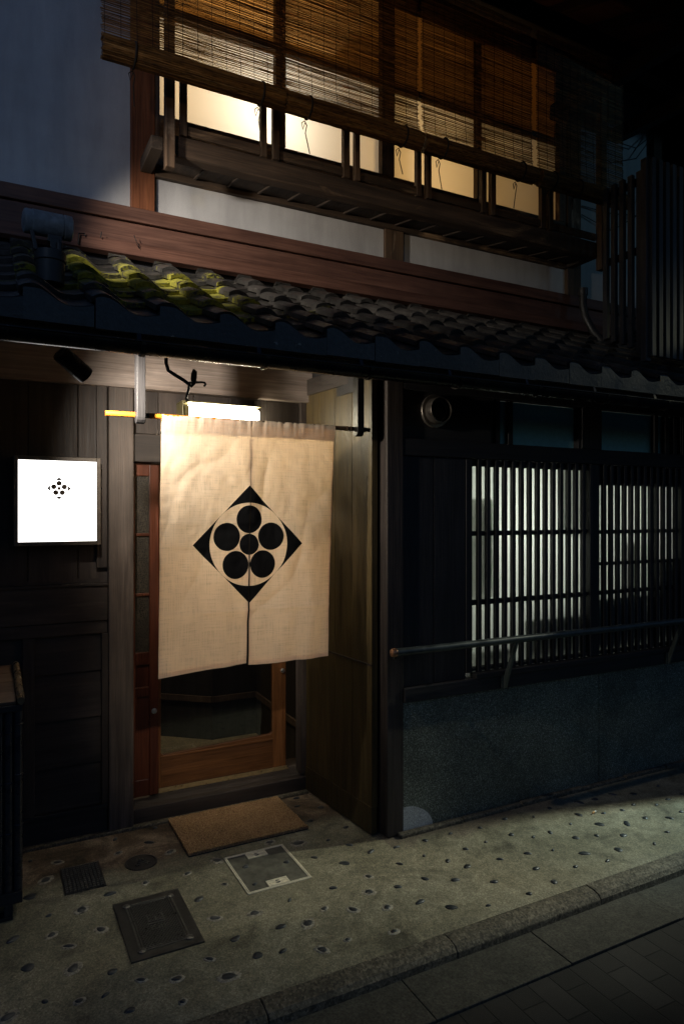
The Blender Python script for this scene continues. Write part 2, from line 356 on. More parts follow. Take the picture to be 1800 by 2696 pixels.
def emit(name, col, strength):
    g = G(name); e = g.new('ShaderNodeEmission'); e.inputs[0].default_value = tuple(col) + (1,); e.inputs[1].default_value = strength
    g.l.new(e.outputs[0], g.out.inputs[0]); return g.m
M['sign'] = emit('backlit_acrylic', (1.0, 0.97, 0.93), 3.2)
M['tube'] = emit('lit_tube_diffuser', (1.0, 0.90, 0.66), 54.0)
M['spotlens'] = emit('lit_spot_lens', (1.0, 0.88, 0.70), 8.0)

g = G('clear_door_glass')
gl = g.new('ShaderNodeBsdfGlossy'); gl.inputs['Roughness'].default_value = 0.02; gl.inputs[0].default_value = (0.9, 0.95, 1, 1)
tp = g.new('ShaderNodeBsdfTransparent'); tp.inputs[0].default_value = (0.92, 0.92, 0.9, 1)
fr = g.new('ShaderNodeFresnel'); fr.inputs[0].default_value = 1.5
mx = g.new('ShaderNodeMixShader'); g.l.new(fr.outputs[0], mx.inputs[0]); g.l.new(tp.outputs[0], mx.inputs[1]); g.l.new(gl.outputs[0], mx.inputs[2]); g.l.new(mx.outputs[0], g.out.inputs[0])
M['glass'] = g.m
g = G('pebbled_wired_glass')
vz = g.vor(g.scaled(g.obj(), 1, 1, 1), 95, 'DISTANCE_TO_EDGE')
M['wired'] = g.fin(g.ramp(vz, (0.02, (0.045, 0.038, 0.028)), (0.12, (0.010, 0.009, 0.008))), 0.4, spec=0.25, normal=g.bump(vz, 0.35, 0.005))

# ================================================================== mesh helpers
class MB:
    def __init__(s): s.v = []; s.f = []; s.t = []; s.x = {}; s.p = []
    def add(s, vs, fs, tint=0.0):
        o = len(s.v); s.p.append((o, len(s.f))); s.v += [tuple(q) for q in vs]
        for f in fs: s.f.append(tuple(i + o for i in f)); s.t.append(tint)
    def box(s, x0, x1, y0, y1, z0, z1, tint=None):
        t = rnd.uniform(-.22, .22) if tint is None else tint
        vs = [(x, y, z) for x in (x0, x1) for y in (y0, y1) for z in (z0, z1)]
        s.add(vs, [(0, 1, 3, 2), (4, 6, 7, 5), (0, 4, 5, 1), (2, 3, 7, 6), (0, 2, 6, 4), (1, 5, 7, 3)], t); return s
    def obox(s, c, ax, ay, az, tint=None):      # centre + three half-axis vectors
        t = rnd.uniform(-.22, .22) if tint is None else tint
        c, ax, ay, az = map(Vector, (c, ax, ay, az))
        vs = [c + i * ax + j * ay + k * az for i in (-1, 1) for j in (-1, 1) for k in (-1, 1)]
        s.add(vs, [(0, 1, 3, 2), (4, 6, 7, 5), (0, 4, 5, 1), (2, 3, 7, 6), (0, 2, 6, 4), (1, 5, 7, 3)], t); return s
    def beam(s, p0, p1, w, h, tint=None):       # rectangular bar between two points (w sideways, h upright)
        p0, p1 = Vector(p0), Vector(p1); d = (p1 - p0); L = d.length; d.normalize()
        up = Vector((0, 0, 1)) if abs(d.z) < .95 else Vector((0, 1, 0))
        sd = d.cross(up).normalized(); u = sd.cross(d).normalized()
        return s.obox((p0 + p1) / 2, d * L / 2, sd * w / 2, u * h / 2, tint)
    def tube(s, pts, r, seg=10, tint=None, cap=True):
        t = rnd.uniform(-.2, .2) if tint is None else tint
        pts = [Vector(p) for p in pts]; n = len(pts); rs = r if isinstance(r, (list, tuple)) else [r] * n
        vs = []; fs = []; a = None
        for i, p in enumerate(pts):
            d = (pts[min(i + 1, n - 1)] - pts[max(i - 1, 0)]).normalized()
            if a is None:
                a = d.orthogonal().normalized()
            else:
                a = (a - d * a.dot(d)).normalized()
            b = d.cross(a)
            for k in range(seg):
                th = 2 * math.pi * k / seg; vs.append(p + (a * math.cos(th) + b * math.sin(th)) * rs[i])
        for i in range(n - 1):
            for k in range(seg):
                fs.append((i * seg + k, i * seg + (k + 1) % seg, (i + 1) * seg + (k + 1) % seg, (i + 1) * seg + k))
        if cap: fs.append(tuple(range(seg - 1, -1, -1))); fs.append(tuple((n - 1) * seg + k for k in range(seg)))
        s.add(vs, fs, t); return s
    def lathe(s, c, axis, prof, seg=32, tint=0.0):   # prof: (distance along axis, radius)
        c = Vector(c); d = Vector(axis).normalized(); a = d.orthogonal().normalized(); b = d.cross(a); vs = []; fs = []
        for (h, r) in prof:
            for k in range(seg):
                th = 2 * math.pi * k / seg; vs.append(c + d * h + (a * math.cos(th) + b * math.sin(th)) * max(r, 1e-4))
        for i in range(len(prof) - 1):
            for k in range(seg): fs.append((i * seg + k, i * seg + (k + 1) % seg, (i + 1) * seg + (k + 1) % seg, (i + 1) * seg + k))
        fs.append(tuple(range(seg - 1, -1, -1))); fs.append(tuple((len(prof) - 1) * seg + k for k in range(seg)))
        s.add(vs, fs, tint); return s
    def prism(s, poly, d0, d1, plane='XZ', tint=0.0):  # extruded polygon; plane XZ extrudes along y, YZ along x, XY along z
        f = {'XZ': lambda a, b, d: (a, d, b), 'YZ': lambda a, b, d: (d, a, b), 'XY': lambda a, b, d: (a, b, d)}[plane]
        n = len(poly); vs = [f(a, b, d0) for a, b in poly] + [f(a, b, d1) for a, b in poly]
        fs = [tuple(range(n)), tuple(range(2 * n - 1, n - 1, -1))] + [(i, i + n, (i + 1) % n + n, (i + 1) % n) for i in range(n)]
        s.add(vs, fs, tint); return s
    def builds(s, name, mat, parent=None, **kw):      # one object per added piece
        for (va, fa), (vb, fb) in zip(s.p, s.p[1:] + [(len(s.v), len(s.f))]):
            m = MB(); m.v = s.v[va:vb]; m.f = [tuple(i - va for i in f) for f in s.f[fa:fb]]; m.t = s.t[fa:fb]
            last = m.build(name, mat, parent, **kw)
        return last
    def build(s, name, mat, parent=None, loc=None, bevel=0.0, smooth=False, angle=40):
        base = Vector((0, 0, 0))
        if loc is not None: base = Vector(loc)
        p = parent
        while p is not None: base += p.location; p = p.parent
        me = bpy.data.meshes.new(name)
        me.from_pydata([tuple(Vector(q) - base) for q in s.v], [], s.f)
        at = me.attributes.new('tint', 'FLOAT', 'FACE'); at.data.foreach_set('value', s.t)
        for k, vals in s.x.items():
            a2 = me.attributes.new(k, 'FLOAT', 'FACE'); a2.data.foreach_set('value', vals)
        bm = bmesh.new(); bm.from_mesh(me); bmesh.ops.recalc_face_normals(bm, faces=bm.faces); bm.to_mesh(me); bm.free()
        me.materials.append(mat)
        if smooth:
            me.shade_smooth() if hasattr(me, 'shade_smooth') else None
            me.set_sharp_from_angle(angle=R(angle))
        o = bpy.data.objects.new(name, me); C.objects.link(o)
        if parent is not None: o.parent = parent
        if loc is not None: o.location = loc
        if bevel > 0:
            b = o.modifiers.new('bevel', 'BEVEL'); b.width = bevel; b.segments = 2; b.limit_method = 'ANGLE'; b.angle_limit = R(40)
        return o
def thing(name, label, cat, loc, group=None):
    o = bpy.data.objects.new(name, None); C.objects.link(o); o.location = loc; o.empty_display_size = 0.1
    return tag(o, label, cat, group)
def tag(o, label, cat, group=None):
    o['label'] = label; o['category'] = cat
    if group: o['group'] = group
    return o
def struct(o, kind='structure'): o['kind'] = kind; return o

# ================================================================== SETTING: street
mb = MB()
mb.add([(-90, -90, -.062), (90, -90, -.062), (90, 1.825, -.062), (-90, 1.825, -.062), (-90, 90, -.062), (90, 90, -.062)], [(0, 1, 2, 3), (3, 2, 5, 4)])
struct(mb.build('road', M['paver']))
mb = MB(); xs = [-14.3 + i * .6 for i in range(40)]
for i in range(len(xs) - 1):
    dz = rnd.uniform(-.002, .002); mb.box(xs[i] + .0009, xs[i + 1] - .0009, 1.83, 2.068, -.14, -.050 + dz, 0)
struct(mb.build('gutter_strip', M['strip'], bevel=.003))
mb = MB()
x = -14.1
while x < 14:
    L = .745; dz = rnd.uniform(-.002, .002); y = rnd.uniform(-.003, .003)
    mb.prism([(2.128, -.15), (2.128, -.002 + dz), (2.085 + y, -.004 + dz), (2.060 + y, -.011 + dz), (2.046 + y, -.026), (2.043 + y, -.060), (2.043 + y, -.15)], x + .001, x + L - .001, 'YZ', 0); x += L
struct(mb.build('kerb', M['kerb'], bevel=.004))
mb = MB()
# sidewalk sheet finely divided with a slight uneven surface
x0, x1, y0, y1 = -.6, 4.2, 2.130, 3.62; nx, ny = 150, 48
vs = []; fs = []
def gz(x, y): return .0025 * noise.noise(Vector((x * 1.7, y * 1.7, 0))) + .0012 * noise.noise(Vector((x * 7, y * 7, 3)))
for j in range(ny + 1):
    for i in range(nx + 1):
        X, Y = x0 + (x1 - x0) * i / nx, y0 + (y1 - y0) * j / ny
        e = min(1, (Y - y0) / .03); vs.append((X, Y, gz(X, Y) - .006 * (1 - e) ** 2))
for j in range(ny):
    for i in range(nx): k = j * (nx + 1) + i; fs.append((k, k + 1, k + nx + 2, k + nx + 1))
mb.add(vs, fs)
mb.box(-14, x0, y0, 3.62, -.2, 0, 0); mb.box(x1, 14, y0, 3.62, -.2, 0, 0)
mb.add([(x0, y0, -.006), (x1, y0, -.006), (x1, y0, -.2), (x0, y0, -.2)], [(0, 1, 2, 3)])
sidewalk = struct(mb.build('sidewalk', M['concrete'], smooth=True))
PEB = [(0.76,3.51),(0.56,3.48),(0.70,3.37),(0.55,3.33),(0.18,3.44),(0.29,3.37),(0.77,3.23),(0.23,3.23),(0.61,3.01),(0.79,3.00),(0.94,3.05),(0.16,3.12),(0.46,2.99),(0.22,2.94),(0.34,2.92),(0.91,2.84),(0.78,2.78),(0.80,2.62),(0.95,2.58),(0.39,2.75),(0.22,2.80),(0.09,2.84),(0.27,2.70),(0.83,2.46),(1.01,2.45),(1.11,2.42),(1.11,2.60),(1.21,2.48),(1.31,2.60),(1.34,3.03),(1.35,2.87),(1.48,2.99),(1.49,3.22),(1.61,3.34),(1.50,3.41),(1.22,3.10),(0.13,2.64),(0.27,2.56),(0.39,2.48),(0.71,2.39),(0.87,2.33),(0.96,2.31),(1.09,2.25),(0.47,2.39),(0.58,2.34),(0.74,2.27),(0.17,2.43),(0.27,2.38),(0.35,2.37),(0.41,2.26),(0.57,2.22),(0.06,2.41),(1.54,3.51),(1.62,3.07),(1.55,2.90),(1.61,2.80),(1.45,2.76),(1.49,2.61),(1.43,2.50),(1.31,2.42),(1.20,2.26),(1.38,2.22),(1.44,2.37),(1.56,2.48),(1.67,2.64),(1.74,2.78),(1.81,2.65),(1.90,2.77),(1.70,2.48),(1.58,2.34),(2.05,2.77),(1.88,2.56),(1.81,2.41),(1.67,2.25),(1.93,2.48),(2.02,2.61),(2.22,2.75),(2.15,2.62),(2.40,2.77),(2.31,2.62),(2.10,2.46),(1.95,2.32),(1.81,2.19),(2.02,2.18),(2.55,2.72),(2.39,2.55),(2.25,2.44),(2.19,2.32),(2.70,2.76),(2.50,2.55),(2.38,2.41),(2.18,2.20),(2.66,2.57),(2.90,2.74),(2.78,2.63),(2.57,2.45),(2.49,2.32),(2.36,2.25),(3.01,2.73),(2.79,2.50),(2.68,2.42),(2.91,2.58),(3.15,2.73),(3.03,2.56),(2.80,2.36),(2.92,2.44),(2.66,2.27),(2.53,2.22),(3.14,2.58),(3.06,2.44),(3.25,2.52),(2.86,2.23),(3.02,2.28),(3.17,2.38),(3.37,2.54),(3.29,2.40),(3.48,2.69),(3.26,2.68),(3.50,2.55)]
def pebble(mb, x, y, a, b, rot, z=0.0, sunk=.4, wob=0.0):
    seg = 14; vs = []; fs = []; ca, sa = math.cos(rot), math.sin(rot)
    hs = [(0, 1.0), (.45, .93), (.8, .66), (.97, .3), (1.0, .02)]
    ph = rnd.uniform(0, 6)
    for h, r in hs:
        for k in range(seg):
            th = 2 * math.pi * k / seg; q = r * (1 + .12 * math.sin(2 * th + ph) + .07 * math.sin(3 * th + ph * 2))
            u, v = a * q * math.cos(th), b * q * math.sin(th)
            vs.append((x + u * ca - v * sa, y + u * sa + v * ca, z - .001 + h * .0075))
    for i in range(len(hs) - 1):
        for k in range(seg): fs.append((i * seg + k, i * seg + (k + 1) % seg, (i + 1) * seg + (k + 1) % seg, (i + 1) * seg + k))
    fs.append(tuple((len(hs) - 1) * seg + k for k in range(seg))); mb.add(vs, fs, rnd.uniform(-.2, .2))
def ring(mb, x, y, a, b, rot):
    seg = 16; vs = []; fs = []; ca, sa = math.cos(rot), math.sin(rot)
    for r, h in ((.8, .002), (1.15, .0026), (1.35, .0020), (1.7, -.001)):
        for k in range(seg):
            th = 2 * math.pi * k / seg; q = r * (1 + rnd.uniform(-.07, .07) * (1 if r > 1 else 0))
            u, v = a * q * math.cos(th), b * q * math.sin(th); vs.append((x + u * ca - v * sa, y + u * sa + v * ca, h + rnd.uniform(-.0006, .0006) + gz(x, y)))
    for i in range(3):
        for k in range(seg): fs.append((i * seg + k, i * seg + (k + 1) % seg, (i + 1) * seg + (k + 1) % seg, (i + 1) * seg + k))
    mb.add(vs, fs)
order = sorted(PEB, key=lambda p: p[0] ** 2 + p[1] ** 2)
rest = MB()
for i, (px, py) in enumerate(order):
    a = rnd.choice((.012, .015, .017, .019, .021, .023, .027)) * rnd.uniform(.92, 1.08); b, rot = a * rnd.uniform(.55, .8), rnd.uniform(-1.1, 1.1)
    m1 = MB() if i < 99 else rest
    pebble(m1, px, py, a, b, rot, gz(px, py))
    if i < 99:
        st = m1.build('inlaid_stone', M['pebble'], sidewalk, smooth=True)
        if px < 1.5 and rnd.random() < .5:
            r2 = MB(); ring(r2, px, py, a, b, rot); r2.build('cement_collar', M['ring'], st, smooth=True)
for i in range(60):
    px, py = rnd.choice([rnd.uniform(-3.5, -.05), rnd.uniform(3.6, 7)]), rnd.uniform(2.2, 2.75); pebble(rest, px, py, .022, .014, rnd.uniform(-.9, .9))
rs = rest.build('inlaid_stones_far', M['pebble'], sidewalk, smooth=True); rs['kind'] = 'stuff'; rs.name = 'inlaid_stone_scatter'

# ================================================================== HOUSE
house = thing('wooden_townhouse', 'dark two-storey wooden townhouse with tiled lean-to eave, lit upstairs windows and lattice front', 'house', (1.7, 3.6, 0))
def hb(name, mat, boxes, bevel=.003, parent=None, tint=None, sep=False):
    mb = MB()
    for b in boxes: mb.box(*b, tint=tint)
    return (mb.builds if sep else mb.build)(name, mat, parent or house, bevel=bevel)
YW = 3.60
def sheet(name, mat, x0, x1, y, z0, z1, parent):       # thin paper or frosted sheet, finely divided so it is not perfectly flat
    mb = MB(); nx, nz = 12, 8; vs = []; fs = []
    for j in range(nz + 1):
        for i in range(nx + 1):
            X, Z = x0 + (x1 - x0) * i / nx, z0 + (z1 - z0) * j / nz; vs.append((X, y + .0015 * noise.noise(Vector((X * 5, Z * 5, y))), Z))
    for j in range(nz):
        for i in range(nx): k = j * (nx + 1) + i; fs.append((k, k + 1, k + nx + 2, k + nx + 1))
    mb.add(vs, fs, 0); return mb.build(name, mat, parent, smooth=True)
# --- left ground-floor wall
mb = MB()
for i in range(-8, 3):
    a = .177 + .226 * (i - 1); mb.box(a + .0015, a + .226 - .0015, 3.600 + rnd.uniform(0, .002), 3.63, 1.24, 2.40)
lw = mb.build('plank_wall', M['dark_z'], house, bevel=.003)
hb('wall_frame', M['dark_z'], [(.487, .537, 3.575, 3.63, 1.325, 2.24)], parent=lw)
hb('wall_rail', M['dark_x'], [(-3, .538, 3.560, 3.62, 1.065, 1.238), (-3, .538, 3.548, 3.60, 1.238, 1.252), (-3, .538, 3.572, 3.62, 1.000, 1.062)], parent=lw, sep=True)
mb = MB()
for i in range(-9, 1):
    mb.box(.153 + i * .46 * 1.0 - .0, .205 + i * .46, 3.562, 3.62, .14, 1.0)
mb.box(.509, .540, 3.562, 3.62, .14, 1.0)
mb.builds('wall_stile', M['dark_z'], lw, bevel=.003)
mb = MB()
for k in range(5):
    z0 = .13 + k * .2285; mb.obox((-1.25, 3.60, z0 + .115), (1.76, 0, 0), (0, .008, 0), (0, .010, .116))
mb.builds('clapboard', M['dark_x'], lw, bevel=.002)
hb('wall_skirting', M['black_x'], [(-3, .538, 3.570, 3.63, .004, .128), (-3, .538, 3.556, 3.60, .128, .150)], parent=lw, sep=True)
# left post, header board, lintel planks
hb('post', M['post'], [(.541, .662, 3.548, 3.64, .0, 2.232)], .006)
hb('header_board', M['board'], [(-1.2, 1.66, 3.552, 3.60, 2.232, 2.47)], .004)
mb = MB(); 
for a, b in ((.665, .798), (.800, .985), (.987, 1.185), (1.187, 1.395), (1.397, 1.60)): mb.box(a, b, 3.612, 3.64, 2.01, 2.232)
mb.box(1.601, 1.64, 3.58, 3.66, .10, 2.24)
mb.builds('transom_plank', M['dark_z'], house, bevel=.003)
hb('door_lintel', M['dark_x'], [(.664, 1.63, 3.585, 3.70, 1.862, 2.006)], .004)
# --- sill
mb = MB(); mb.prism([(3.575, .002), (3.80, .002), (3.80, .118), (3.69, .118), (3.615, .088), (3.575, .085)], .664, 1.66, 'YZ')
mb.build('door_sill', M['dark_x'], house, bevel=.004)
hb('stone_footing', M['kerb'], [(-3, 1.63, 3.535, 3.575, -.02, .014)], .006)
hb('door_track', M['brass'], [(.80, 1.55, 3.668, 3.672, .119, .132), (.80, 1.55, 3.645, 3.649, .119, .127)], 0)
# --- left door leaf (red varnish, small panes)
dl = MB(); y0, y1 = 3.632, 3.662
dl.box(.757, .806, y0, y1, .122, 1.858); dl.box(.664, .684, y0, y1, .122, 1.858)
for z0, z1 in ((1.792, 1.858), (1.478, 1.494), (1.165, 1.181), (.806, .872), (.640, .690), (.122, .208)): dl.box(.684, .757, y0 + .002, y1 - .002, z0, z1)
door = dl.build('sliding_door', M['door_red'], house, bevel=.003); door['label'] = 'red varnished sliding door leaf with small wired panes'
for z0, z1 in ((1.494, 1.792), (1.181, 1.478), (.872, 1.165)): hb('door_pane', M['wired'], [(.683, .758, 3.644, 3.650, z0, z1)], 0, door)
hb('door_panel', M['door_red'], [(.683, .758, 3.643, 3.652, .207, .641), (.683, .758, 3.648, 3.655, .690, .807)], .001, door, sep=True)
mb = MB(); mb.lathe((.781, 3.640, .56), (0, -1, 0), [(0, .014), (.012, .014), (.013, .011), (.0125, .009), (.015, .008), (.015, .004), (.017, .003)], 24)
mb.build('door_lock', M['alu'], door, smooth=True)
# --- right door leaf (orange varnish, one large glass with rounded lower corners)
dr = MB(); y0, y1 = 3.676, 3.708
dr.box(.780, .826, y0, y1, .130, 1.858); dr.box(1.465, 1.546, y0, y1, .130, 1.858)
dr.box(.826, 1.465, y0 + .001, y1 - .001, 1.78, 1.858)
door2 = dr.build('sliding_door', M['door_orange'], house, bevel=.003); door2['label'] = 'orange varnished sliding door leaf with one large clear pane'
r = .022; pts = [(.826, .130), (1.465, .130), (1.465, .345 + r)]
pts = [(.826, .131), (1.465, .131), (1.465, .322 + r)] + [(1.465 - r + r * math.cos(t), .322 + r - r * math.sin(t)) for t in (0.3, .7, 1.1, 1.4)] + [(1.465 - r, .322), (.826 + r, .302)] + [(.826 + r - r * math.sin(t), .302 + r - r * math.cos(t)) for t in (.3, .8, 1.3)] + [(.826, .302 + r)]
mb = MB(); mb.prism(pts, y0 + .002, y1 - .002, 'XZ'); mb.box(.826, 1.465, y0 - .004, y0 + .002, .292, .300)
mb.build('door_rail', M['door_rail'], door2, bevel=.002)
hb('door_pane', M['glass'], [(.82, 1.47, 3.690, 3.694, .29, 1.80)], 0, door2)
mb = MB(); mb.lathe((1.523, 3.676, .685), (0, -1, 0), [(0, .013), (.010, .013), (.012, .010), (.011, .008), (.014, .007), (.015, .003)], 24)
mb.build('door_lock', M['alu'], door2, smooth=True)
# --- entrance hall behind the glass
mb = MB(); mb.add([(.5, 3.70, .03), (2.0, 3.70, .03), (2.0, 6.0, .03), (.5, 6.0, .03)], [(0, 1, 2, 3)])
hall = mb.build('entrance_hall_floor', M['concrete'], house)
mb = MB()
for q in [(1.02, 4.28), (1.30, 4.42), (1.50, 4.40), (1.63, 4.47), (.93, 4.6), (1.0, 4.05), (1.42, 4.1)]: pebble(mb, q[0], q[1], .024, .015, rnd.uniform(-.6, .6), .03)
mb.builds('hall_stone', M['pebble'], hall, smooth=True)
W = [(.80, 5.9), (1.08, 4.86), (1.385, 4.60), (1.705, 4.60), (1.68, 3.71)]
mb = MB(); rl = MB()
for (a, b) in zip(W[:-1], W[1:]):
    va, vb = Vector((*a, 0)), Vector((*b, 0)); n = Vector((0, 0, 1)).cross(vb - va).normalized()
    mb.add([(a[0], a[1], .03), (b[0], b[1], .03), (b[0], b[1], 2.6), (a[0], a[1], 2.6)], [(0, 1, 2, 3)])
    nn = n if n.y < 0 else -n
    if a == W[3]: nn = Vector((-1, 0, 0))
    c1 = (va + vb) / 2 + nn * .006
    rl.obox((c1.x, c1.y, .31), (vb - va) / 2, nn * .008, (0, 0, .02), 0)
mb.add([(.5, 3.72, 2.4), (2, 3.72, 2.4), (2, 6, 2.4), (.5, 6, 2.4)], [(0, 1, 2, 3)])
mb.add([(.66, 3.72, .03), (.66, 6, .03), (.66, 6, 2.4), (.66, 3.72, 2.4)], [(0, 1, 2, 3)])
hw = mb.build('hall_wall', M['black_z'], house); rl.builds('hall_wall_rail', M['post'], hw)
# --- entrance side wall: splayed vertical boards
A, B = Vector((1.630, 3.60, 0)), Vector((1.690, 2.925, 0)); d = (B - A).normalized(); nrm = Vector((d.y, -d.x, 0)); nrm = nrm if nrm.x > 0 else -nrm
mb = MB(); L = (B - A).length; t = 0.0
for wd in (.16, .17, .165, .18, .0):
    e = min(L, t + wd) if wd else L
    if e - t > .002:
        c1 = A + d * (t + e) / 2 + nrm * .017; mb.obox((c1.x, c1.y, 1.24), d * ((e - t) / 2 - .0012), nrm * .016, (0, 0, 1.10))
    t = e
c1 = A + d * L / 2 + nrm * .012; mb.obox((c1.x, c1.y, .076), d * L / 2, nrm * .016, (0, 0, .066)); 
sw = mb.build('entrance_side_wall', M['side'], house, bevel=.002)
mb = MB(); c1 = A + d * L / 2 - nrm * .001; mb.obox((c1.x, c1.y, .845), d * L / 2, nrm * .003, (0, 0, .004)); mb.obox((c1.x + .003, c1.y, 2.315), d * L / 2, nrm * .012, (0, 0, .045))
mb.build('side_wall_batten', M['dark_y'], sw)
hb('corner_post', M['dark_z'], [(1.741, 1.837, 2.866, 2.965, .003, 2.40)], .005)
hb('post_backing', M['black_z'], [(1.70, 1.80, 2.972, 3.05, .003, 2.40)], .002)
hb('corner_filler', M['black_z'], [(1.662, 1.80, 3.06, 3.70, 2.22, 2.62)], 0)
# --- right front: dado wall, boards, rails
hb('dado_wall', M['mortar'], [(1.838, 3.198, 2.872, 2.98, 0, .652), (3.203, 5.2, 2.872, 2.98, 0, .652)], .002, sep=True)
mb = MB(); x = 1.80
while x < 5.2:
    L = rnd.uniform(.35, .6); mb.box(x, min(5.2, x + L - .003), 2.838 + rnd.uniform(-.006, .006), 2.870, -.02, .020 + rnd.uniform(-.006, .006), 0); x += L
mb.build('footing_stone', M['kerb'], house, bevel=.008)
hb('window_ledge', M['black_x'], [(1.838, 5.2, 2.855, 2.98, .656, .728), (2.272, 5.2, 2.842, 2.90, .729, .756)], .004, sep=True)
hb('front_board', M['black_z'], [(1.838, 2.025, 2.878, 2.93, .729, 1.884), (2.028, 2.228, 2.878, 2.93, .729, 1.884)], .003, sep=True)
hb('front_rail', M['black_x'], [(1.838, 5.2, 2.868, 2.97, 1.886, 1.972), (1.838, 5.2, 2.866, 2.97, 2.215, 2.42)], .004, sep=True)
hb('front_panel', M['black_x'], [(1.838, 2.40, 2.882, 2.95, 1.973, 2.214)], .002)
# high windows: pale panels behind dark bars
for (x0, x1, bars) in ((2.412, 3.052, (2.452, 2.542)), (3.237, 3.95, (3.722, 3.82, 3.90))):
    hp = hb('high_window', M['bluepanel'], [(x0, x1, 2.926, 2.932, 1.974, 2.213)], 0)
    hb('window_bar', M['black_z'], [(x0 - .012, x0, 2.884, 2.95, 1.973, 2.214), (x1, x1 + .012, 2.884, 2.95, 1.973, 2.214)] + [(b - .016, b + .016, 2.886, 2.914, 1.974, 2.213) for b in bars], .002, hp, sep=True)
hb('window_post', M['black_z'], [(3.066, 3.223, 2.870, 2.97, 1.973, 2.214), (3.154, 3.205, 2.874, 2.97, .757, 1.884), (2.230, 2.270, 2.874, 2.97, .757, 1.884), (3.964, 5.2, 2.88, 2.97, .757, 2.214)], .003, sep=True)
# lattice windows
def lattice(x0, x1, n, zt, crosses):
    mb = MB(); p = (x1 - x0) / n
    for i in range(n):
        xx = x0 + p * i + p * .60; mb.box(xx, xx + .0235 + rnd.uniform(-.0008, .0008), 2.872, 2.895, .757, 1.884)
    lt = mb.build('lattice', M['black_z'], house, bevel=.0015)
    hb('crossbar', M['black_x'], [(x0, x1, 2.8955, 2.909, a, b) for a, b in crosses] + [(x0, x1, 2.896, 2.915, zt, 1.884), (x0, x1, 2.896, 2.94, .757, .772)], .001, lt)
    return lt
lattice(2.272, 3.153, 15, 1.848, ((1.477, 1.503), (1.108, 1.136)))
lattice(3.206, 3.963, 13, 1.765, ((1.474, 1.497), (1.286, 1.306), (1.112, 1.136)))
wf = hb('lit_window', M['black_z'], [(2.272, 2.285, 2.93, 2.97, .773, 1.884), (3.735, 3.79, 2.93, 2.97, .773, 1.884), (3.225, 3.27, 2.93, 2.97, .773, 1.884)], .002)
sheet('window_pane', M['frost'], 2.285, 3.225, 2.944, .773, 1.884, wf)
sheet('window_pane', M['frost'], 3.27, 3.735, 2.944, .773, 1.884, wf)
sheet('window_pane', M['frost'], 3.79, 4.05, 2.944, .773, 1.884, wf)
# kitchen behind
mb = MB(); mb.add([(1.95, 3.9, 0), (4.1, 3.9, 0), (4.1, 3.9, 2.3), (1.95, 3.9, 2.3), (1.95, 2.985, 0), (4.1, 2.985, 0), (4.1, 2.985, 2.3), (1.95, 2.985, 2.3)], [(0, 1, 2, 3), (0, 3, 7, 4), (1, 5, 6, 2), (3, 2, 6, 7), (0, 4, 5, 1)])
kw = mb.build('kitchen_wall', M['kroom'], house)
hb('pane_shadow_block', M['dark_x'], [(2.38, 2.49, 2.99, 3.02, 1.19, 1.66), (2.70, 3.22, 2.99, 3.05, .78, 1.05), (2.37, 2.62, 2.99, 3.02, .78, .92), (2.95, 3.03, 3.0, 3.1, 1.5, 1.88), (3.27, 3.72, 2.965, 3.05, .78, 1.10), (3.50, 3.60, 2.97, 3.03, 1.10, 1.42), (3.80, 4.0, 2.97, 3.0, .8, 1.3)], .003, kw, sep=True)  # added blocks that cast soft shadows on the frosted panes
# --- rod brackets under the eave
def bracket(xc, mat, z1=2.36):
    mb = MB(); w2 = .018; yc = 2.90
    poly = [(yc - .026, z1), (yc - .026, 1.995)] + [(yc - .026 * math.cos(t), 1.995 - .026 * math.sin(t)) for t in (R(25), R(55), R(90), R(125), R(155))] + [(yc + .026, 1.995), (yc + .026, z1)]
    mb.prism(poly, xc - w2, xc + w2, 'YZ'); return mb.build('rod_bracket', mat, house, bevel=.003)
b1 = bracket(.566, M['black_z']); b2 = bracket(1.600, M['iron'])
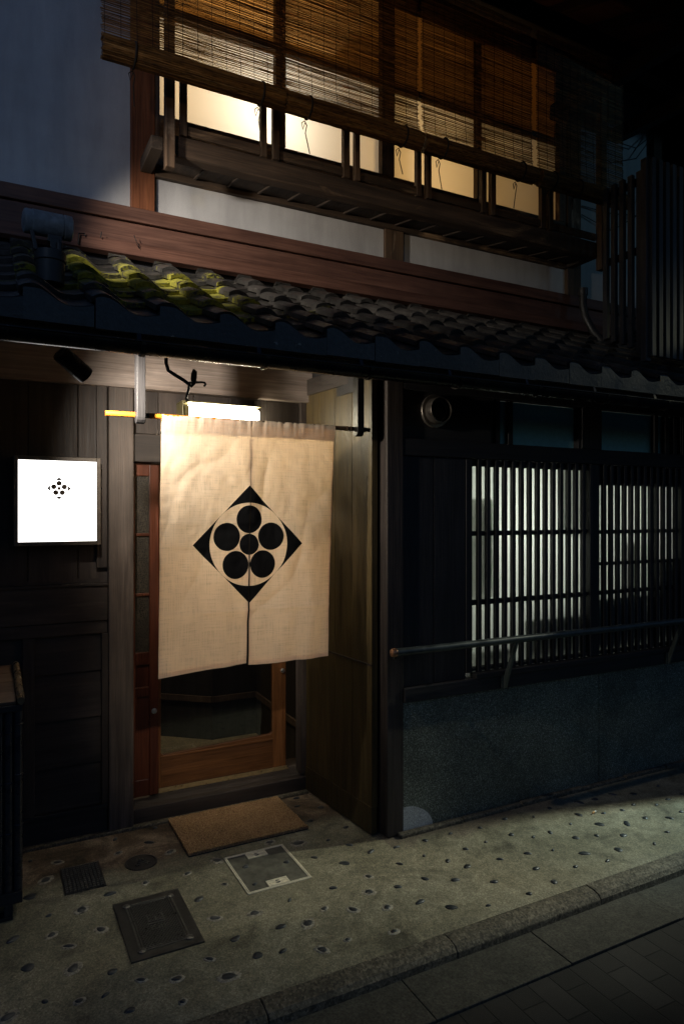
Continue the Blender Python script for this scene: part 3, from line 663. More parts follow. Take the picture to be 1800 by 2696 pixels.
# --- lean-to roof of wavy tiles
SL = R(27); ca, sa = math.cos(SL), math.sin(SL)
PITCH = .2225; NS = 15; EXPO = .200; T = .020
def prof(s):
    if s < .66: return .018 + .028 * math.cos(math.pi * max(-.35, (s - .13)) / .53)
    return -.010 + .014 * ((s - .66) / .34) ** 2
tl = MB(); moss = []
ss = [-.06 + 1.06 * i / NS for i in range(NS + 1)]
def moss_at(X, r):
    if r == 0: return -.6
    return 1.05 * math.exp(-((X - .60) / .75) ** 2) + .12 * math.exp(-((X - 1.6) / .9) ** 2) + (.10 if r >= 1 else 0) - .30 - .16 * abs(r - 2.5)
for r in range(7):
    for cidx in range(-12, 27):
        X0 = .804 - .12 * PITCH + cidx * PITCH + rnd.uniform(-.003, .003)
        jz = rnd.uniform(-.0025, .0025); tlt = rnd.uniform(-.004, .004); tn = rnd.uniform(-.25, .25); js = rnd.uniform(-.004, .004)
        ln = .262
        rows = [0, .004, .09, .18, ln]; vs = []; fs = []; n1 = NS + 1
        for q, u in enumerate(rows):
            for s in ss:
                lift = .029 * (1 - u / ln) + jz + tlt * (s - .5) - (.0015 if q == 0 else 0)
                d0 = r * EXPO + js + u; h = prof(s) + lift - .006
                vs.append((X0 + s * PITCH, 2.5 + d0 * ca - h * sa, 2.297 + d0 * sa + h * ca))
        nt = len(vs)
        for q in (0, len(rows) - 1):       # underside rims
            u = rows[q]
            for s in ss:
                lift = .029 * (1 - u / ln) + jz + tlt * (s - .5) - T
                d0 = r * EXPO + js + u; h = prof(s) + lift - .006
                vs.append((X0 + s * PITCH, 2.5 + d0 * ca - h * sa + (.003 if q == 0 else 0), 2.297 + d0 * sa + h * ca))
        for q in range(len(rows) - 1):
            for i in range(NS): fs.append((q * n1 + i, q * n1 + i + 1, (q + 1) * n1 + i + 1, (q + 1) * n1 + i))
        for i in range(NS):
            fs.append((i, nt + i, nt + i + 1, i + 1))
            fs.append((nt + i, nt + n1 + i, nt + n1 + i + 1, nt + i + 1))
        last = (len(rows) - 1) * n1
        fs.append((0, n1, 2 * n1, 3 * n1, last, nt + n1, nt)); fs.append((NS, n1 + NS, 2 * n1 + NS, 3 * n1 + NS, last + NS, nt + n1 + NS, nt + NS))
        tl.add(vs, fs, tn); moss += [moss_at(X0 + PITCH / 2, r) + rnd.uniform(-.12, .12)] * len(fs)
        if r == 0:                          # hanging front skirt of the eave tile
            vs = []; fs = []; sk = [i / NS for i in range(NS + 1)]
            for s in sk:
                h = prof(s) + .024 + jz - .006 - .004; yy, zz = 2.5 - h * sa, 2.297 + h * ca
                s2 = max(s, .0)
                vs += [(X0 + s2 * PITCH, 2.476, zz - .001), (X0 + s2 * PITCH, 2.478, 2.238 + jz), (X0 + s2 * PITCH, 2.512, zz - .002), (X0 + s2 * PITCH, 2.51, 2.238 + jz)]
            for i in range(NS):
                k = 4 * i; fs += [(k, k + 4, k + 5, k + 1), (k + 2, k + 3, k + 7, k + 6), (k + 1, k + 5, k + 7, k + 3), (k, k + 2, k + 6, k + 4)]
            fs += [(0, 1, 3, 2), (4 * NS, 4 * NS + 2, 4 * NS + 3, 4 * NS + 1)]
            tl.add(vs, fs, tn); moss += [-.6] * len(fs)
tl.x['moss'] = moss
roof = tl.build('lean_to_roof', M['tile'], house, smooth=True, angle=35)
mb = MB(); mb.obox((1.7, 3.06, 2.520), (3.7, 0, 0), (0, .62 * ca, .62 * sa), (0, -.006 * sa, .006 * ca), 0)
mb.build('eave_soffit', M['weather_y'], roof)
mb = MB()
for i in range(-8, 19):
    X = .75 + i * .34; mb.obox((X, 3.06, 2.490), (.018, 0, 0), (0, .60 * ca, .60 * sa), (0, -.024 * sa, .024 * ca))
mb.builds('eave_rafter', M['dark_y'], roof, bevel=.003)
hb('eave_fascia', M['dark_x'], [(-2, 5.4, 2.515, 2.545, 2.175, 2.235)], .003, roof)
hb('eave_beam', M['dark_x'], [(-2.5, 5.4, 2.865, 2.93, 2.37, 2.44)], .003, roof)
# rain gutter with straps
gm = MB(); n = 20; rr = .036; GY, GZ = 2.425, 2.186
for (xa, xb) in ((-2.5, 5.5),):
    vs = []; fs = []
    for X in (xa, xb):
        for k in range(n + 1):
            t = math.pi * k / n; vs.append((X, GY - rr * math.cos(t), GZ - rr * 1.05 * math.sin(t)))
        for k in range(n, -1, -1):
            t = math.pi * k / n; vs.append((X, GY - (rr - .003) * math.cos(t), GZ - (rr - .003) * 1.05 * math.sin(t)))
    m2 = 2 * (n + 1)
    for k in range(m2): fs.append((k, (k + 1) % m2, m2 + (k + 1) % m2, m2 + k))
    gm.add(vs, fs, 0)
gm.tube([(-2.5, GY - rr, GZ + .002), (5.5, GY - rr, GZ + .002)], .0045, 10, 0)
gut = gm.build('rain_gutter', M['gutter'], house, smooth=True, angle=50)
for X in (-.86, -.41, .02, .33 + .15, .93, 1.38, 1.83, 2.28, 2.73, 3.18, 3.63):
    mb = MB(); pts = [(X, GY - (rr + .004) * math.cos(t), GZ - (rr + .004) * 1.05 * math.sin(t)) for t in [math.pi * k / 14 for k in range(15)]] + [(X, GY + rr + .02, GZ + .05), (X, 2.52, GZ + .05)]
    for a, b in zip(pts[:-1], pts[1:]): mb.beam(a, b, .016, .004, 0)
    mb.build('gutter_strap', M['gutter'], gut)
# --- upper wall
hb('upper_plaster_wall', M['plaster'], [(-5, .652, 3.60, 3.72, 3.16, 5.2), (.773, 2.161, 3.60, 3.68, 3.155, 3.40), (2.295, 3.669, 3.60, 3.68, 3.155, 3.40), (3.80, 4.55, 3.60, 3.70, 3.10, 5.0)], 0, sep=True)
hb('upper_post', M['redpost'], [(.652, .773, 3.575, 3.70, 3.157, 5.1)], .004)
hb('short_post', M['weather_z'], [(2.161, 2.295, 3.578, 3.69, 3.157, 3.36), (3.67, 3.80, 3.57, 3.70, 3.10, 5.0), (4.55, 4.67, 3.55, 3.70, 2.7, 5.0)], .004, sep=True)
hb('wall_beam', M['beam'], [(-5, 5.2, 3.555, 3.70, 3.078, 3.150), (-5, 5.2, 3.572, 3.70, 2.93, 3.074)], .004, sep=True)
mb = MB(); mb.obox((.1, 3.555, 2.925), (5.1, 0, 0), (0, .018, -.006), (0, .008, .034)); fl = mb.build('flashing_board', M['beam'], house, bevel=.003)
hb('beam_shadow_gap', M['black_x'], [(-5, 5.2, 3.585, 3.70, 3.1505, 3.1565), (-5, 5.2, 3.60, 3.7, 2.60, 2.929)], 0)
# nails and wire ends on the flashing board
mb = MB(); mb.tube([(.395, 3.52, 2.90), (.398, 3.525, 2.955), (.425, 3.53, 2.962), (.425, 3.53, 2.95)], .004, 6); mb.tube([(.50, 3.53, 2.955), (.503, 3.53, 2.985)], .0025, 6)
mb.tube([(.66, 3.535, 3.0), (.672, 3.53, 2.965), (.685, 3.53, 2.95), (.678, 3.53, 2.945), (.672, 3.53, 2.955), (.686, 3.53, 2.935)], .0018, 6)
mb.build('wire_hook', M['iron'], fl)
# --- balcony (projecting window box)
hb('sill_beam', M['weather_x'], [(.802, 3.66, 3.30, 3.375, 3.325, 3.430)], .008)
hb('balcony_post', M['weather_z'], [(.757, .801, 3.262, 3.312, 3.250, 4.62), (3.661, 3.712, 3.262, 3.312, 3.24, 4.62)], .004, sep=True)
mb = MB()
for X in (.728, 3.686): 
    mb.box(X - .03, X + .028, 3.313, 3.574, 3.345, 3.41)
mb.builds('balcony_arm', M['weather_y'], house, bevel=.004)
mb = MB(); nb = 16
for i in range(nb):
    a = .80 + i * (2.86 / nb); b = a + 2.86 / nb - .002
    mb.obox(((a + b) / 2, 3.475, 3.362), ((b - a) / 2, 0, 0), (0, .10, .018), (0, -.001, .007))
mb.build('balcony_soffit', M['weather_y'], house, bevel=.001)
mb = MB()
for i in range(1, nb):
    a = .80 + i * (2.86 / nb); mb.obox((a, 3.475, 3.352), (.007, 0, 0), (0, .10, .018), (0, -.001, .006))
mb.builds('soffit_batten', M['weather_y'], house, bevel=.001)
hb('balcony_ledger', M['weather_x'], [(.774, 3.669, 3.568, 3.598, 3.338, 3.386)], .003)
SL8 = [(.834, .867), (1.249, 1.279), (1.314, 1.349), (1.725, 1.762), (1.796, 1.826), (2.201, 2.232), (2.269, 2.302), (2.672, 2.708), (2.745, 2.782), (3.154, 3.193), (3.220, 3.256)]
mb = MB()
for a, b in SL8: mb.box(a, b, 3.290, 3.322, 3.431, 3.72)
mb.builds('railing_bar', M['weather_z'], house, bevel=.002)
hb('balcony_rail', M['weather_x'], [(.802, 3.66, 3.285, 3.33, 3.721, 3.755)], .003)
kb = MB()
for a, b in ((.868, 1.248), (1.350, 1.724), (1.827, 2.200), (2.303, 2.671), (2.783, 3.153), (3.257, 3.65)): kb.box(a, b, 3.300, 3.316, 3.440, 3.486)
kb.builds('kick_board', M['weather_x'], house, bevel=.002)
# --- upstairs windows
uw = hb('upstairs_window', M['weather_x'], [(.80, 3.67, 3.585, 3.66, 3.40, 3.672), (.80, 3.67, 3.588, 3.66, 4.215, 4.255), (.774, 3.67, 3.58, 3.68, 4.75, 4.95)], .003)
hb('mullion', M['weather_z'], [(1.446, 1.506, 3.583, 3.665, 3.673, 4.75), (2.140, 2.231, 3.583, 3.665, 3.673, 4.75), (2.870, 2.906, 3.583, 3.665, 3.673, 4.75), (3.602, 3.668, 3.583, 3.70, 3.673, 4.75), (.774, .80, 3.583, 3.70, 3.38, 4.75)], .003, uw, sep=True)
for a, b in ((.801, 1.445), (1.507, 2.139), (2.232, 2.869), (2.907, 3.601)):
    sheet('window_pane', M['shoji'], a, b, 3.622, 3.673, 4.214, uw)
    sheet('transom_panel', M['amber'], a, b, 3.622, 4.256, 4.749, uw)
mb = MB(); mb.add([(.7, 4.9, 3.3), (3.75, 4.9, 3.3), (3.75, 4.9, 5.0), (.7, 4.9, 5.0), (.7, 3.71, 3.3), (3.75, 3.71, 3.3), (3.75, 3.71, 5.0), (.7, 3.71, 5.0)], [(0, 1, 2, 3), (0, 3, 7, 4), (1, 5, 6, 2), (3, 2, 6, 7), (0, 4, 5, 1)])
mb.build('upstairs_room', M['room'], house)
hb('light_baffle', M['dark_x'], [(1.75, 3.68, 3.67, 4.0, 4.215, 4.235)])  # added unseen board keeping room light off the right transom panels
# --- upper eave
mb = MB(); c0 = Vector((6.7, 2.55, 4.63)); dv = Vector((0, 1.1, .44))
mb.obox(c0, (6.5, 0, 0), dv, (0, -.006, .016), 0)
ue = mb.build('upper_eave', M['beam'], house)
mb = MB()
for i in range(-3, 19): mb.obox((1.5 + i * .36, 2.55, 4.575), (.024, 0, 0), dv, (0, -.01, .028))
mb.builds('upper_rafter', M['dark_y'], ue, bevel=.003)
hb('blind_beam', M['dark_x'], [(.2, 5.0, 3.03, 3.13, 4.47, 4.60), (.2, 5.2, 3.56, 3.70, 4.80, 5.0)], .004, ue, sep=True)
mb = MB()
for i in range(2): mb.beam((3.55 + i * .62, 3.59, 4.42), (3.55 + i * .62, 2.2, 4.30), .07, .10)
mb.builds('eave_arm', M['black_x'], ue, bevel=.004)
hb('fascia', M['dark_x'], [(.2, 8, 1.42, 1.46, 4.10, 4.22)], .003, ue)
# cables on the upper right wall
mb = MB()
for q in range(5):
    z = rnd.uniform(3.75, 4.6); mb.tube([(3.82, 3.585, z), (4.1, 3.56, z - rnd.uniform(0, .12)), (4.35, 3.55, z - rnd.uniform(-.1, .1)), (4.52, 3.54, z + rnd.uniform(-.05, .3))], .004, 6)
mb.build('wall_cable', M['rubber'], house, smooth=True)
# solid core so no light leaks through the house
mb = MB(); mb.box(-5, .60, 3.74, 3.80, 0, 5.2, 0); mb.box(3.80, 6, 3.72, 3.80, 2.5, 5.2, 0); mb.box(4.12, 6, 2.99, 3.72, 0, 2.3, 0); mb.box(-5, 6, 3.72, 3.74, 2.45, 3.29, 0); mb.box(.60, 3.8, 4.92, 5.0, 3.2, 5.2, 0)
mb.builds('inner_wall', M['black_x'], house)

# ================================================================== neighbour to the right (dark wall whose corner shades the footing)
nb_ = thing('neighbour_house', 'dark neighbouring house wall beyond the right end of the townhouse', 'house', (6.5, 3, 0))
mb = MB()
for i in range(14): mb.box(4.78 + i * .2, 4.979 + i * .2, 2.235, 2.30, 0, 3.0)
mb.box(4.78, 8.5, 2.30, 2.36, 0, 3.0)
mb.build('wall', M['black_z'], nb_, bevel=.003)
mb = MB(); mb.box(4.9, 8.5, 3.0, 6, 3.0, 6.5); mb.build('upper_wall', M['dark_x'], nb_)

# ================================================================== noren
RODZ = 2.008; NY = 2.92
rod = thing('curtain_rod', 'mottled orange bamboo rod carrying the linen door curtain', 'rod', (1.05, NY, RODZ))
def tub(name, mat, x0, x1, r, parent):
    mb = MB(); n = 8
    mb.tube([(x0 + (x1 - x0) * i / n, NY, RODZ) for i in range(n + 1)], [r * (1 + rnd.uniform(-.02, .02)) for i in range(n + 1)], 16, 0)
    return mb.build(name, mat, parent, smooth=True)
tub('bamboo_section', M['rod'], .432, .578, .0115, rod); tub('bamboo_section', M['rod'], .606, 1.0, .0115, rod)
tub('dark_binding', M['rubber'], .578, .606, .0112, rod); tub('dark_section', M['rod_dark'], 1.0, 1.672, .0105, rod)
mb = MB()
for X in (1.545, 1.565, 1.63, 1.645): mb.lathe((X, NY, RODZ), (1, 0, 0), [(-.004, .011), (-.001, .0135), (.002, .0135), (.005, .011)], 16)
mb.build('bamboo_node', M['rod_dark'], rod, smooth=True)

nor = thing('linen_curtain', 'split linen entrance curtain with a black diamond plum-blossom crest', 'curtain', (1.052, NY, RODZ))
def cloth_y(x, z):
    t = min(1.0, max(0.0, (1.95 - z) / 1.04))
    y = .030 * t * noise.noise(Vector((x * 4.3, z * .7, 1.3))) + .012 * noise.noise(Vector((x * 9, z * 2.4, 5.1))) * (.3 + t)
    q = x * 7 + z * 5 + 1.6 * noise.noise(Vector((x * 3, z * 3, 9)))
    y += .0045 * (1 - abs(math.sin(q))) ** 2 * (.4 + .6 * noise.noise(Vector((x * 2, z * 2, 4))))
    q2 = x * 9 - z * 6 + 1.9 * noise.noise(Vector((x * 4, z * 2, 2)))
    y += .0045 * (1 - abs(math.sin(q2))) ** 3
    y += .0030 * noise.noise(Vector((x * 17 + z * 6, z * 13, 3.3))) + .0018 * noise.noise(Vector((x * 30, z * 26 - x * 9, 8.8)))
    for zc, am in ((1.555, .0022), (1.452, .0018), (1.162, .0042)):
        zz = zc + .006 * noise.noise(Vector((x * 6, zc, 0))); y -= am * math.exp(-abs(z - zz) / .010)
    y += .010 * t * math.sin((x - 1.40) * 26) * math.exp(-((x - 1.36) / .09) ** 2)
    return y
def panel(xt0, xt1, xb0, xb1, zb0, zb1, seam):
    mb = MB(); nx, nz = 64, 130
    rows = []
    for k in range(12): 
        a = k / 11
        rows.append(('p', a))
    for k in range(nz + 1): rows.append(('c', k / nz))
    vs = []; fs = []
    for kind, a in rows:
        for i in range(nx + 1):
            s = i / nx; X = xt0 + (xt1 - xt0) * s
            if kind == 'p':         # pocket round the rod, starting behind
                gat = .0035 * noise.noise(Vector((X * 40, 2, 0))) + .003 * noise.noise(Vector((X * 90, 7, 0)))
                if a < .3: y, z = .0035 + (a / .3) * .009, 1.946 - RODZ + (a / .3) * .045
                else:
                    th = (a - .3) / .7 * math.pi * 1.06
                    y, z = .0135 * math.cos(th), .0135 * math.sin(th) - .003
                vs.append((X, NY + y + gat * (1 if y > 0 else -1) * .8, RODZ + z + gat * .25))
            else:
                zt = RODZ - .010; zb = zb0 + (zb1 - zb0) * s; z = zt + (zb - zt) * a
                Xc = X + ((xb0 + (xb1 - xb0) * s) - X) * a
                pk = max(0, 1 - a / .055)
                gat = .0035 * noise.noise(Vector((X * 40, 2, 0))) + .003 * noise.noise(Vector((X * 90, 7, 0)))
                y = cloth_y(Xc, z) * min(1, a * 6) - .0120 * pk ** .7 - gat * .6 * pk + (.0 if a > .055 else -.001)
                e = min(s, 1 - s) * abs(xt1 - xt0)
                vs.append((Xc + .0015 * noise.noise(Vector((z * 14, s * 3, 0))), NY + y - .0015, z))
    W1 = nx + 1
    for k in range(len(rows) - 1):
        for i in range(nx): fs.append((k * W1 + i, k * W1 + i + 1, (k + 1) * W1 + i + 1, (k + 1) * W1 + i))
    mb.add(vs, fs, 0)
    # turned-under hems: second layer just behind the cloth
    def strip(fn, n, wfn):
        v2 = []; f2 = []
        for k in range(n + 1):
            a, b = fn(k / n); v2 += [a, b]
        for k in range(n): f2.append((2 * k, 2 * k + 1, 2 * k + 3, 2 * k + 2))
        mb.add(v2, f2, 0)
    def at(s, a, off=.0018):
        zt = RODZ - .010; zb = zb0 + (zb1 - zb0) * s; z = zt + (zb - zt) * a; X = xt0 + (xt1 - xt0) * s; Xc = X + ((xb0 + (xb1 - xb0) * s) - X) * a
        return (Xc, NY + cloth_y(Xc, z) * min(1, a * 6) + off, z)
    strip(lambda q: (at(q, .978), at(q, .9995)), 64, 0)
    strip(lambda q: (at(.001, .06 + q * .94), at(.018, .06 + q * .94)), 120, 0)
    strip(lambda q: (at(.982, .06 + q * .94), at(.999, .06 + q * .94)), 120, 0)
    o = mb.build('curtain_panel', M['linen'], nor, smooth=True, angle=80)
    return o
panel(.658, 1.0605, .645, 1.041, .897, .921, 1)
panel(1.0610, 1.478, 1.052, 1.447, .912, .916, 0)

# ================================================================== backlit sign
sg = thing('lightbox_sign', 'square backlit white sign box with a small brown crest on the plank wall', 'sign', (.30, 3.60, 1.655))
X0, X1, Z0, Z1 = .131, .476, 1.464, 1.847; YF = 3.495
mb = MB(); f = .019
for b in ((X0 - f, X0, YF - .004, 3.598, Z0 - f, Z1 + f), (X1, X1 + f, YF - .004, 3.598, Z0 - f, Z1 + f), (X0, X1, YF - .004, 3.598, Z1, Z1 + f), (X0, X1, YF - .004, 3.598, Z0 - f, Z0)): mb.box(*b, tint=0)
mb.build('sign_frame', M['bronze'], sg, bevel=.002)
mb = MB(); mb.box(X0, X1, YF + .004, YF + .010, Z0, Z1, 0); mb.build('lit_face', M['sign'], sg)
mb = MB(); cx, cz, a = .307, 1.716, .053; ring_r = .73; b = a
def tri(d):
    pts = []
    t0 = math.acos(min(1, .5 * (1 + math.sqrt(max(0, 2 * ring_r ** 2 - 1))) / ring_r))
    pts.append((1.0, 0.0))
    for k in range(9):
        t = -t0 + 2 * t0 * k / 8; pts.append((ring_r * math.cos(t), ring_r * math.sin(t)))
    cd, sd = math.cos(d), math.sin(d)
    return [(cx + a * (x * cd - y * sd), cz + a * (x * sd + y * cd)) for x, y in pts]
for d in range(4): mb.prism(tri(d * math.pi / 2), YF + .0022, YF + .0036, 'XZ')
def disc(px, pz, r): mb.prism([(px + r * math.cos(2 * math.pi * k / 20), pz + r * math.sin(2 * math.pi * k / 20)) for k in range(20)], YF + .0022, YF + .0036, 'XZ')
for i in range(5):
    t = R(90 + 72 * i); disc(cx + a * .46 * math.cos(t), cz + a * .46 * math.sin(t), a * .225)
disc(cx, cz, a * .145)
mb.build('crest', plain('brown_vinyl', (0.06, 0.04, 0.022), 0.6), sg)

# ================================================================== tube lamp over the door
tl_ = thing('tube_lamp', 'glowing tube lamp with olive housing above the curtain rod', 'lamp', (1.1, 3.55, 2.13))
hb('housing', M['olive'], [(.893, 1.325, 3.485, 3.612, 2.172, 2.180), (.893, .900, 3.485, 3.612, 2.075, 2.172), (.90, 1.325, 3.575, 3.612, 2.075, 2.172)], .002, tl_)
mb = MB(); mb.lathe((.908, 3.528, 2.128), (1, 0, 0), [(0, .036), (.0, .038), (.02, .038), (.024, .034)], 28); mb.build('end_cap', M['olive'], tl_, smooth=True)
mb = MB(); mb.lathe((.932, 3.528, 2.128), (1, 0, 0), [(0, .030), (.0, .035), (.375, .035), (.385, .030), (.388, .02)], 28); mb.build('tube_diffuser', M['tube'], tl_, smooth=True)

# ================================================================== iron hook hanging behind the gutter
mb = MB()
HK = [(.604, 2.6, 2.235), (.604, 2.6, 2.167), (.612, 2.6, 2.140), (.640, 2.6, 2.124), (.669, 2.6, 2.109), (.688, 2.6, 2.096), (.700, 2.598, 2.088), (.708, 2.59, 2.098), (.711, 2.585, 2.120), (.712, 2.585, 2.142), (.709, 2.59, 2.148), (.705, 2.598, 2.135), (.705, 2.602, 2.115), (.708, 2.605, 2.105)]
mb.tube(HK, .0068, 10)
mb.tube([(.690, 2.6, 2.100), (.715, 2.6, 2.103), (.74, 2.6, 2.107), (.752, 2.6, 2.106), (.757, 2.6, 2.099), (.752, 2.6, 2.094), (.748, 2.6, 2.096)], .0045, 8)
mb.tube([(.692, 2.6, 2.096), (.690, 2.6, 2.075), (.684, 2.6, 2.055), (.680, 2.6, 2.038), (.684, 2.6, 2.030), (.688, 2.6, 2.034)], .0046, 8)
tag(mb.build('iron_hook', M['iron'], loc=(.65, 2.6, 2.12), smooth=True), 'black wrought iron hook hanging under the gutter above the curtain', 'hook')

# ================================================================== cylinder spotlight under the gutter
tip = Vector((.330, 2.70, 2.112)); tg = Vector((.86, 2.93, 1.62)); ax = (tg - tip).normalized()
ax = Vector((.72, .36, -.50)).normalized()
sp = thing('cylinder_spotlight', 'black cylinder spotlight tilted towards the curtain under the gutter', 'spotlight', tip)
mb = MB(); mb.lathe(tip, ax, [(-.125, .030), (-.122, .033), (-.004, .033), (0, .0325), (0, .029), (-.03, .027)], 32); mb.build('lamp_body', M['gutter'], sp, smooth=True)
mb = MB(); mb.lathe(tip - ax * .022, ax, [(0, .026), (.002, .026)], 24); mb.build('lens', M['spotlens'], sp)
mb = MB(); q = tip - ax * .10; mb.tube([q, q + Vector((0, .01, .05)), q + Vector((0, .02, .13))], .008, 10); mb.build('mount_arm', M['gutter'], sp, smooth=True)
spot('spotlight_beam', tuple(tip + ax * .004), tuple(tip + ax * .004 + Vector((.50, .40, -.14))), 100, (1.0, 0.90, 0.76), 110, .95, .018)

# ================================================================== old floodlight standing on the tiles
fl_ = thing('roof_floodlight', 'weathered grey cylindrical floodlight standing on the mossy tiles', 'floodlight', (.215, 2.80, 2.50))
mb = MB(); mb.lathe((.215, 2.80, 2.485), (0, 0, 1), [(-.02, .050), (.06, .052), (.064, .056), (.098, .056), (.102, .050), (.104, .02)], 32); mb.build('base_drum', M['pvc'], fl_, smooth=True)  # drum and yoke coloured dark to stand for the shade on them
mb = MB(); mb.beam((.165, 2.78, 2.58), (.150, 2.78, 2.65), .014, .016); mb.beam((.235, 2.79, 2.58), (.228, 2.79, 2.635), .035, .02); mb.box(.205, .255, 2.785, 2.81, 2.622, 2.650); mb.tube([(.245, 2.78, 2.575), (.245, 2.78, 2.62)], .012, 10); mb.build('yoke', M['pvc'], fl_, bevel=.002)
mb = MB(); mb.lathe((.132, 2.80, 2.690), (1, .10, .02), [(-.012, .030), (-.008, .042), (.0, .045), (.006, .044), (.018, .044), (.02, .046), (.125, .046), (.127, .0435), (.131, .0435), (.133, .047), (.158, .046), (.162, .038)], 36)
mb.build('lamp_head', M['floodgrey'], fl_, smooth=True)

# ================================================================== vent cap
vt = thing('vent_cap', 'round metal vent cap on the dark board wall', 'vent', (2.03, 2.88, 2.118))
mb = MB(); mb.lathe((2.028, 2.884, 2.118), (0, -1, 0), [(0, .082), (.018, .086), (.022, .083), (.022, .066)], 40); mb.build('flange', M['vent'], vt, smooth=True)
mb = MB(); mb.lathe((2.028, 2.870, 2.118), (0, -1, 0), [(0, .066), (.055, .066), (.058, .0645), (.058, .060), (.02, .058), (.012, .045), (.012, .02)], 40); mb.build('hood', M['vent'], vt, smooth=True)
mb = MB(); mb.lathe((2.028, 2.862, 2.118), (0, -1, 0), [(0, .04), (.03, .04), (.034, .036), (.030, .02)], 30); mb.build('damper', M['iron'], vt, smooth=True)

# ================================================================== handrail
hr = thing('handrail', 'dull painted handrail running in front of the lattice windows', 'handrail', (2.8, 2.76, .94))
mb = MB(); mb.tube([(1.712, 2.75, .938), (4.6, 2.75, .936)], .0185, 20, 0); mb.build('rail', M['rail'], hr, smooth=True)
mb = MB(); mb.lathe((1.706, 2.75, .938), (1, 0, 0), [(-.014, .010), (-.010, .018), (.0, .021), (.012, .021), (.016, .0185)], 24); mb.build('end_cap', plain('worn_copper_cap', (.30, .16, .09), .35, .6), hr, smooth=True)
for X in (2.462, 3.78):
    mb = MB(); mb.prism([(2.742, .925), (2.760, .925), (2.853, .70), (2.853, .66), (2.835, .66)], X - .008, X + .008, 'YZ'); mb.box(X - .020, X + .020, 2.843, 2.854, .66, .745)
    mb.build('rail_bracket', M['rail'], hr, bevel=.002)
mb = MB(); mb.tube([(1.735, 2.75, .93), (1.745, 2.80, .90), (1.79, 2.863, .90)], .008, 10); mb.build('end_stay', M['rail'], hr, smooth=True)

# ================================================================== things on the pavement
mb = MB(); nx, ny = 80, 54; vs = []; fs = []
for j in range(ny + 1):
    for i in range(nx + 1):
        X, Y = .834 + .607 * i / nx, 3.14 + .412 * j / ny
        e = 1 if (0 < i < nx and 0 < j < ny) else 0
        vs.append((X + (0 if e else rnd.uniform(-.0025, .0025)), Y + (0 if e else rnd.uniform(-.0025, .0025)), .017 + rnd.uniform(-.002, .002) + .002 * noise.noise(Vector((X * 9, Y * 9, 0)))))
for j in range(ny):
    for i in range(nx): k = j * (nx + 1) + i; fs.append((k, k + 1, k + nx + 2, k + nx + 1))
mb.add(vs, fs, 0)
loop = [i for i in range(nx + 1)] + [j * (nx + 1) + nx for j in range(1, ny + 1)] + [ny * (nx + 1) + i for i in range(nx - 1, -1, -1)] + [j * (nx + 1) for j in range(ny - 1, 0, -1)]
bt = [(vs[k][0], vs[k][1], .003) for k in loop]; o = len(mb.v); mb.v += bt
for q in range(len(loop)): mb.f.append((loop[q], loop[(q + 1) % len(loop)], o + (q + 1) % len(loop), o + q)); mb.t.append(0)
mt = thing('doormat', 'brown coir doormat on the pavement below the curtain', 'doormat', (1.14, 3.35, 0))
mb.build('coir_pile', M['mat'], mt)
hb('rubber_backing', M['rubber'], [(.832, 1.443, 3.138, 3.554, .001, .0045)], .001, mt)

# square inspection cover with pale metal frame
ic = thing('framed_inspection_cover', 'square pavement cover with pale metal frame and two handle plates', 'manhole cover', (1.12, 2.886, 0))
Z = .0035
hb('cover_frame', M['pale'], [(.972, 1.266, 2.716, 2.7215, 0, Z), (.972, 1.266, 2.724, 2.728, 0, Z), (.972, 1.266, 3.042, 3.0465, 0, Z), (.972, 1.266, 3.049, 3.054, 0, Z), (.972, .9775, 2.7215, 3.049, 0, Z), (.980, .984, 2.7215, 3.049, 0, Z), (1.254, 1.258, 2.7215, 3.049, 0, Z), (1.2605, 1.266, 2.7215, 3.049, 0, Z)], .0005, ic)
hb('cover_infill', plain('grey_cover_infill', (.085, .080, .062), .8, 0, .6, 18, .4), [(.984, 1.254, 2.728, 3.042, -.004, .0012)], 0, ic)
for y0, y1 in ((2.992, 3.041), (2.730, 2.776)):
    mb = MB(); mb.box(1.072, 1.168, y0, y0 + .006, .0013, Z + .001); mb.box(1.072, 1.168, y1 - .006, y1, .0013, Z + .001); mb.box(1.072, 1.080, y0 + .006, y1 - .006, .0013, Z + .001); mb.box(1.160, 1.168, y0 + .006, y1 - .006, .0013, Z + .001); mb.box(1.080, 1.160, y0 + .006, y1 - .006, .0013, .0028); ym = (y0 + y1) / 2
    mb.box(1.080, 1.160, ym - .0025, ym + .0025, .0028, Z + .001)
    hp = mb.build('handle_plate', M['pale'], ic, bevel=.0004)
    mb = MB(); mb.lathe((1.120, ym, .0029), (0, 0, 1), [(0, .012), (.0006, .012)], 20); mb.build('finger_hole', M['rubber'], hp)
mb = MB(); pebble(mb, 1.038, 2.936, .017, .014, .3, .0012); pebble(mb, 1.219, 2.889, .016, .013, 1.2, .0012); pebble(mb, 1.024, 2.78, .012, .010, .2, .0005); mb.build('inlaid_stone', M['pebble'], ic, smooth=True)

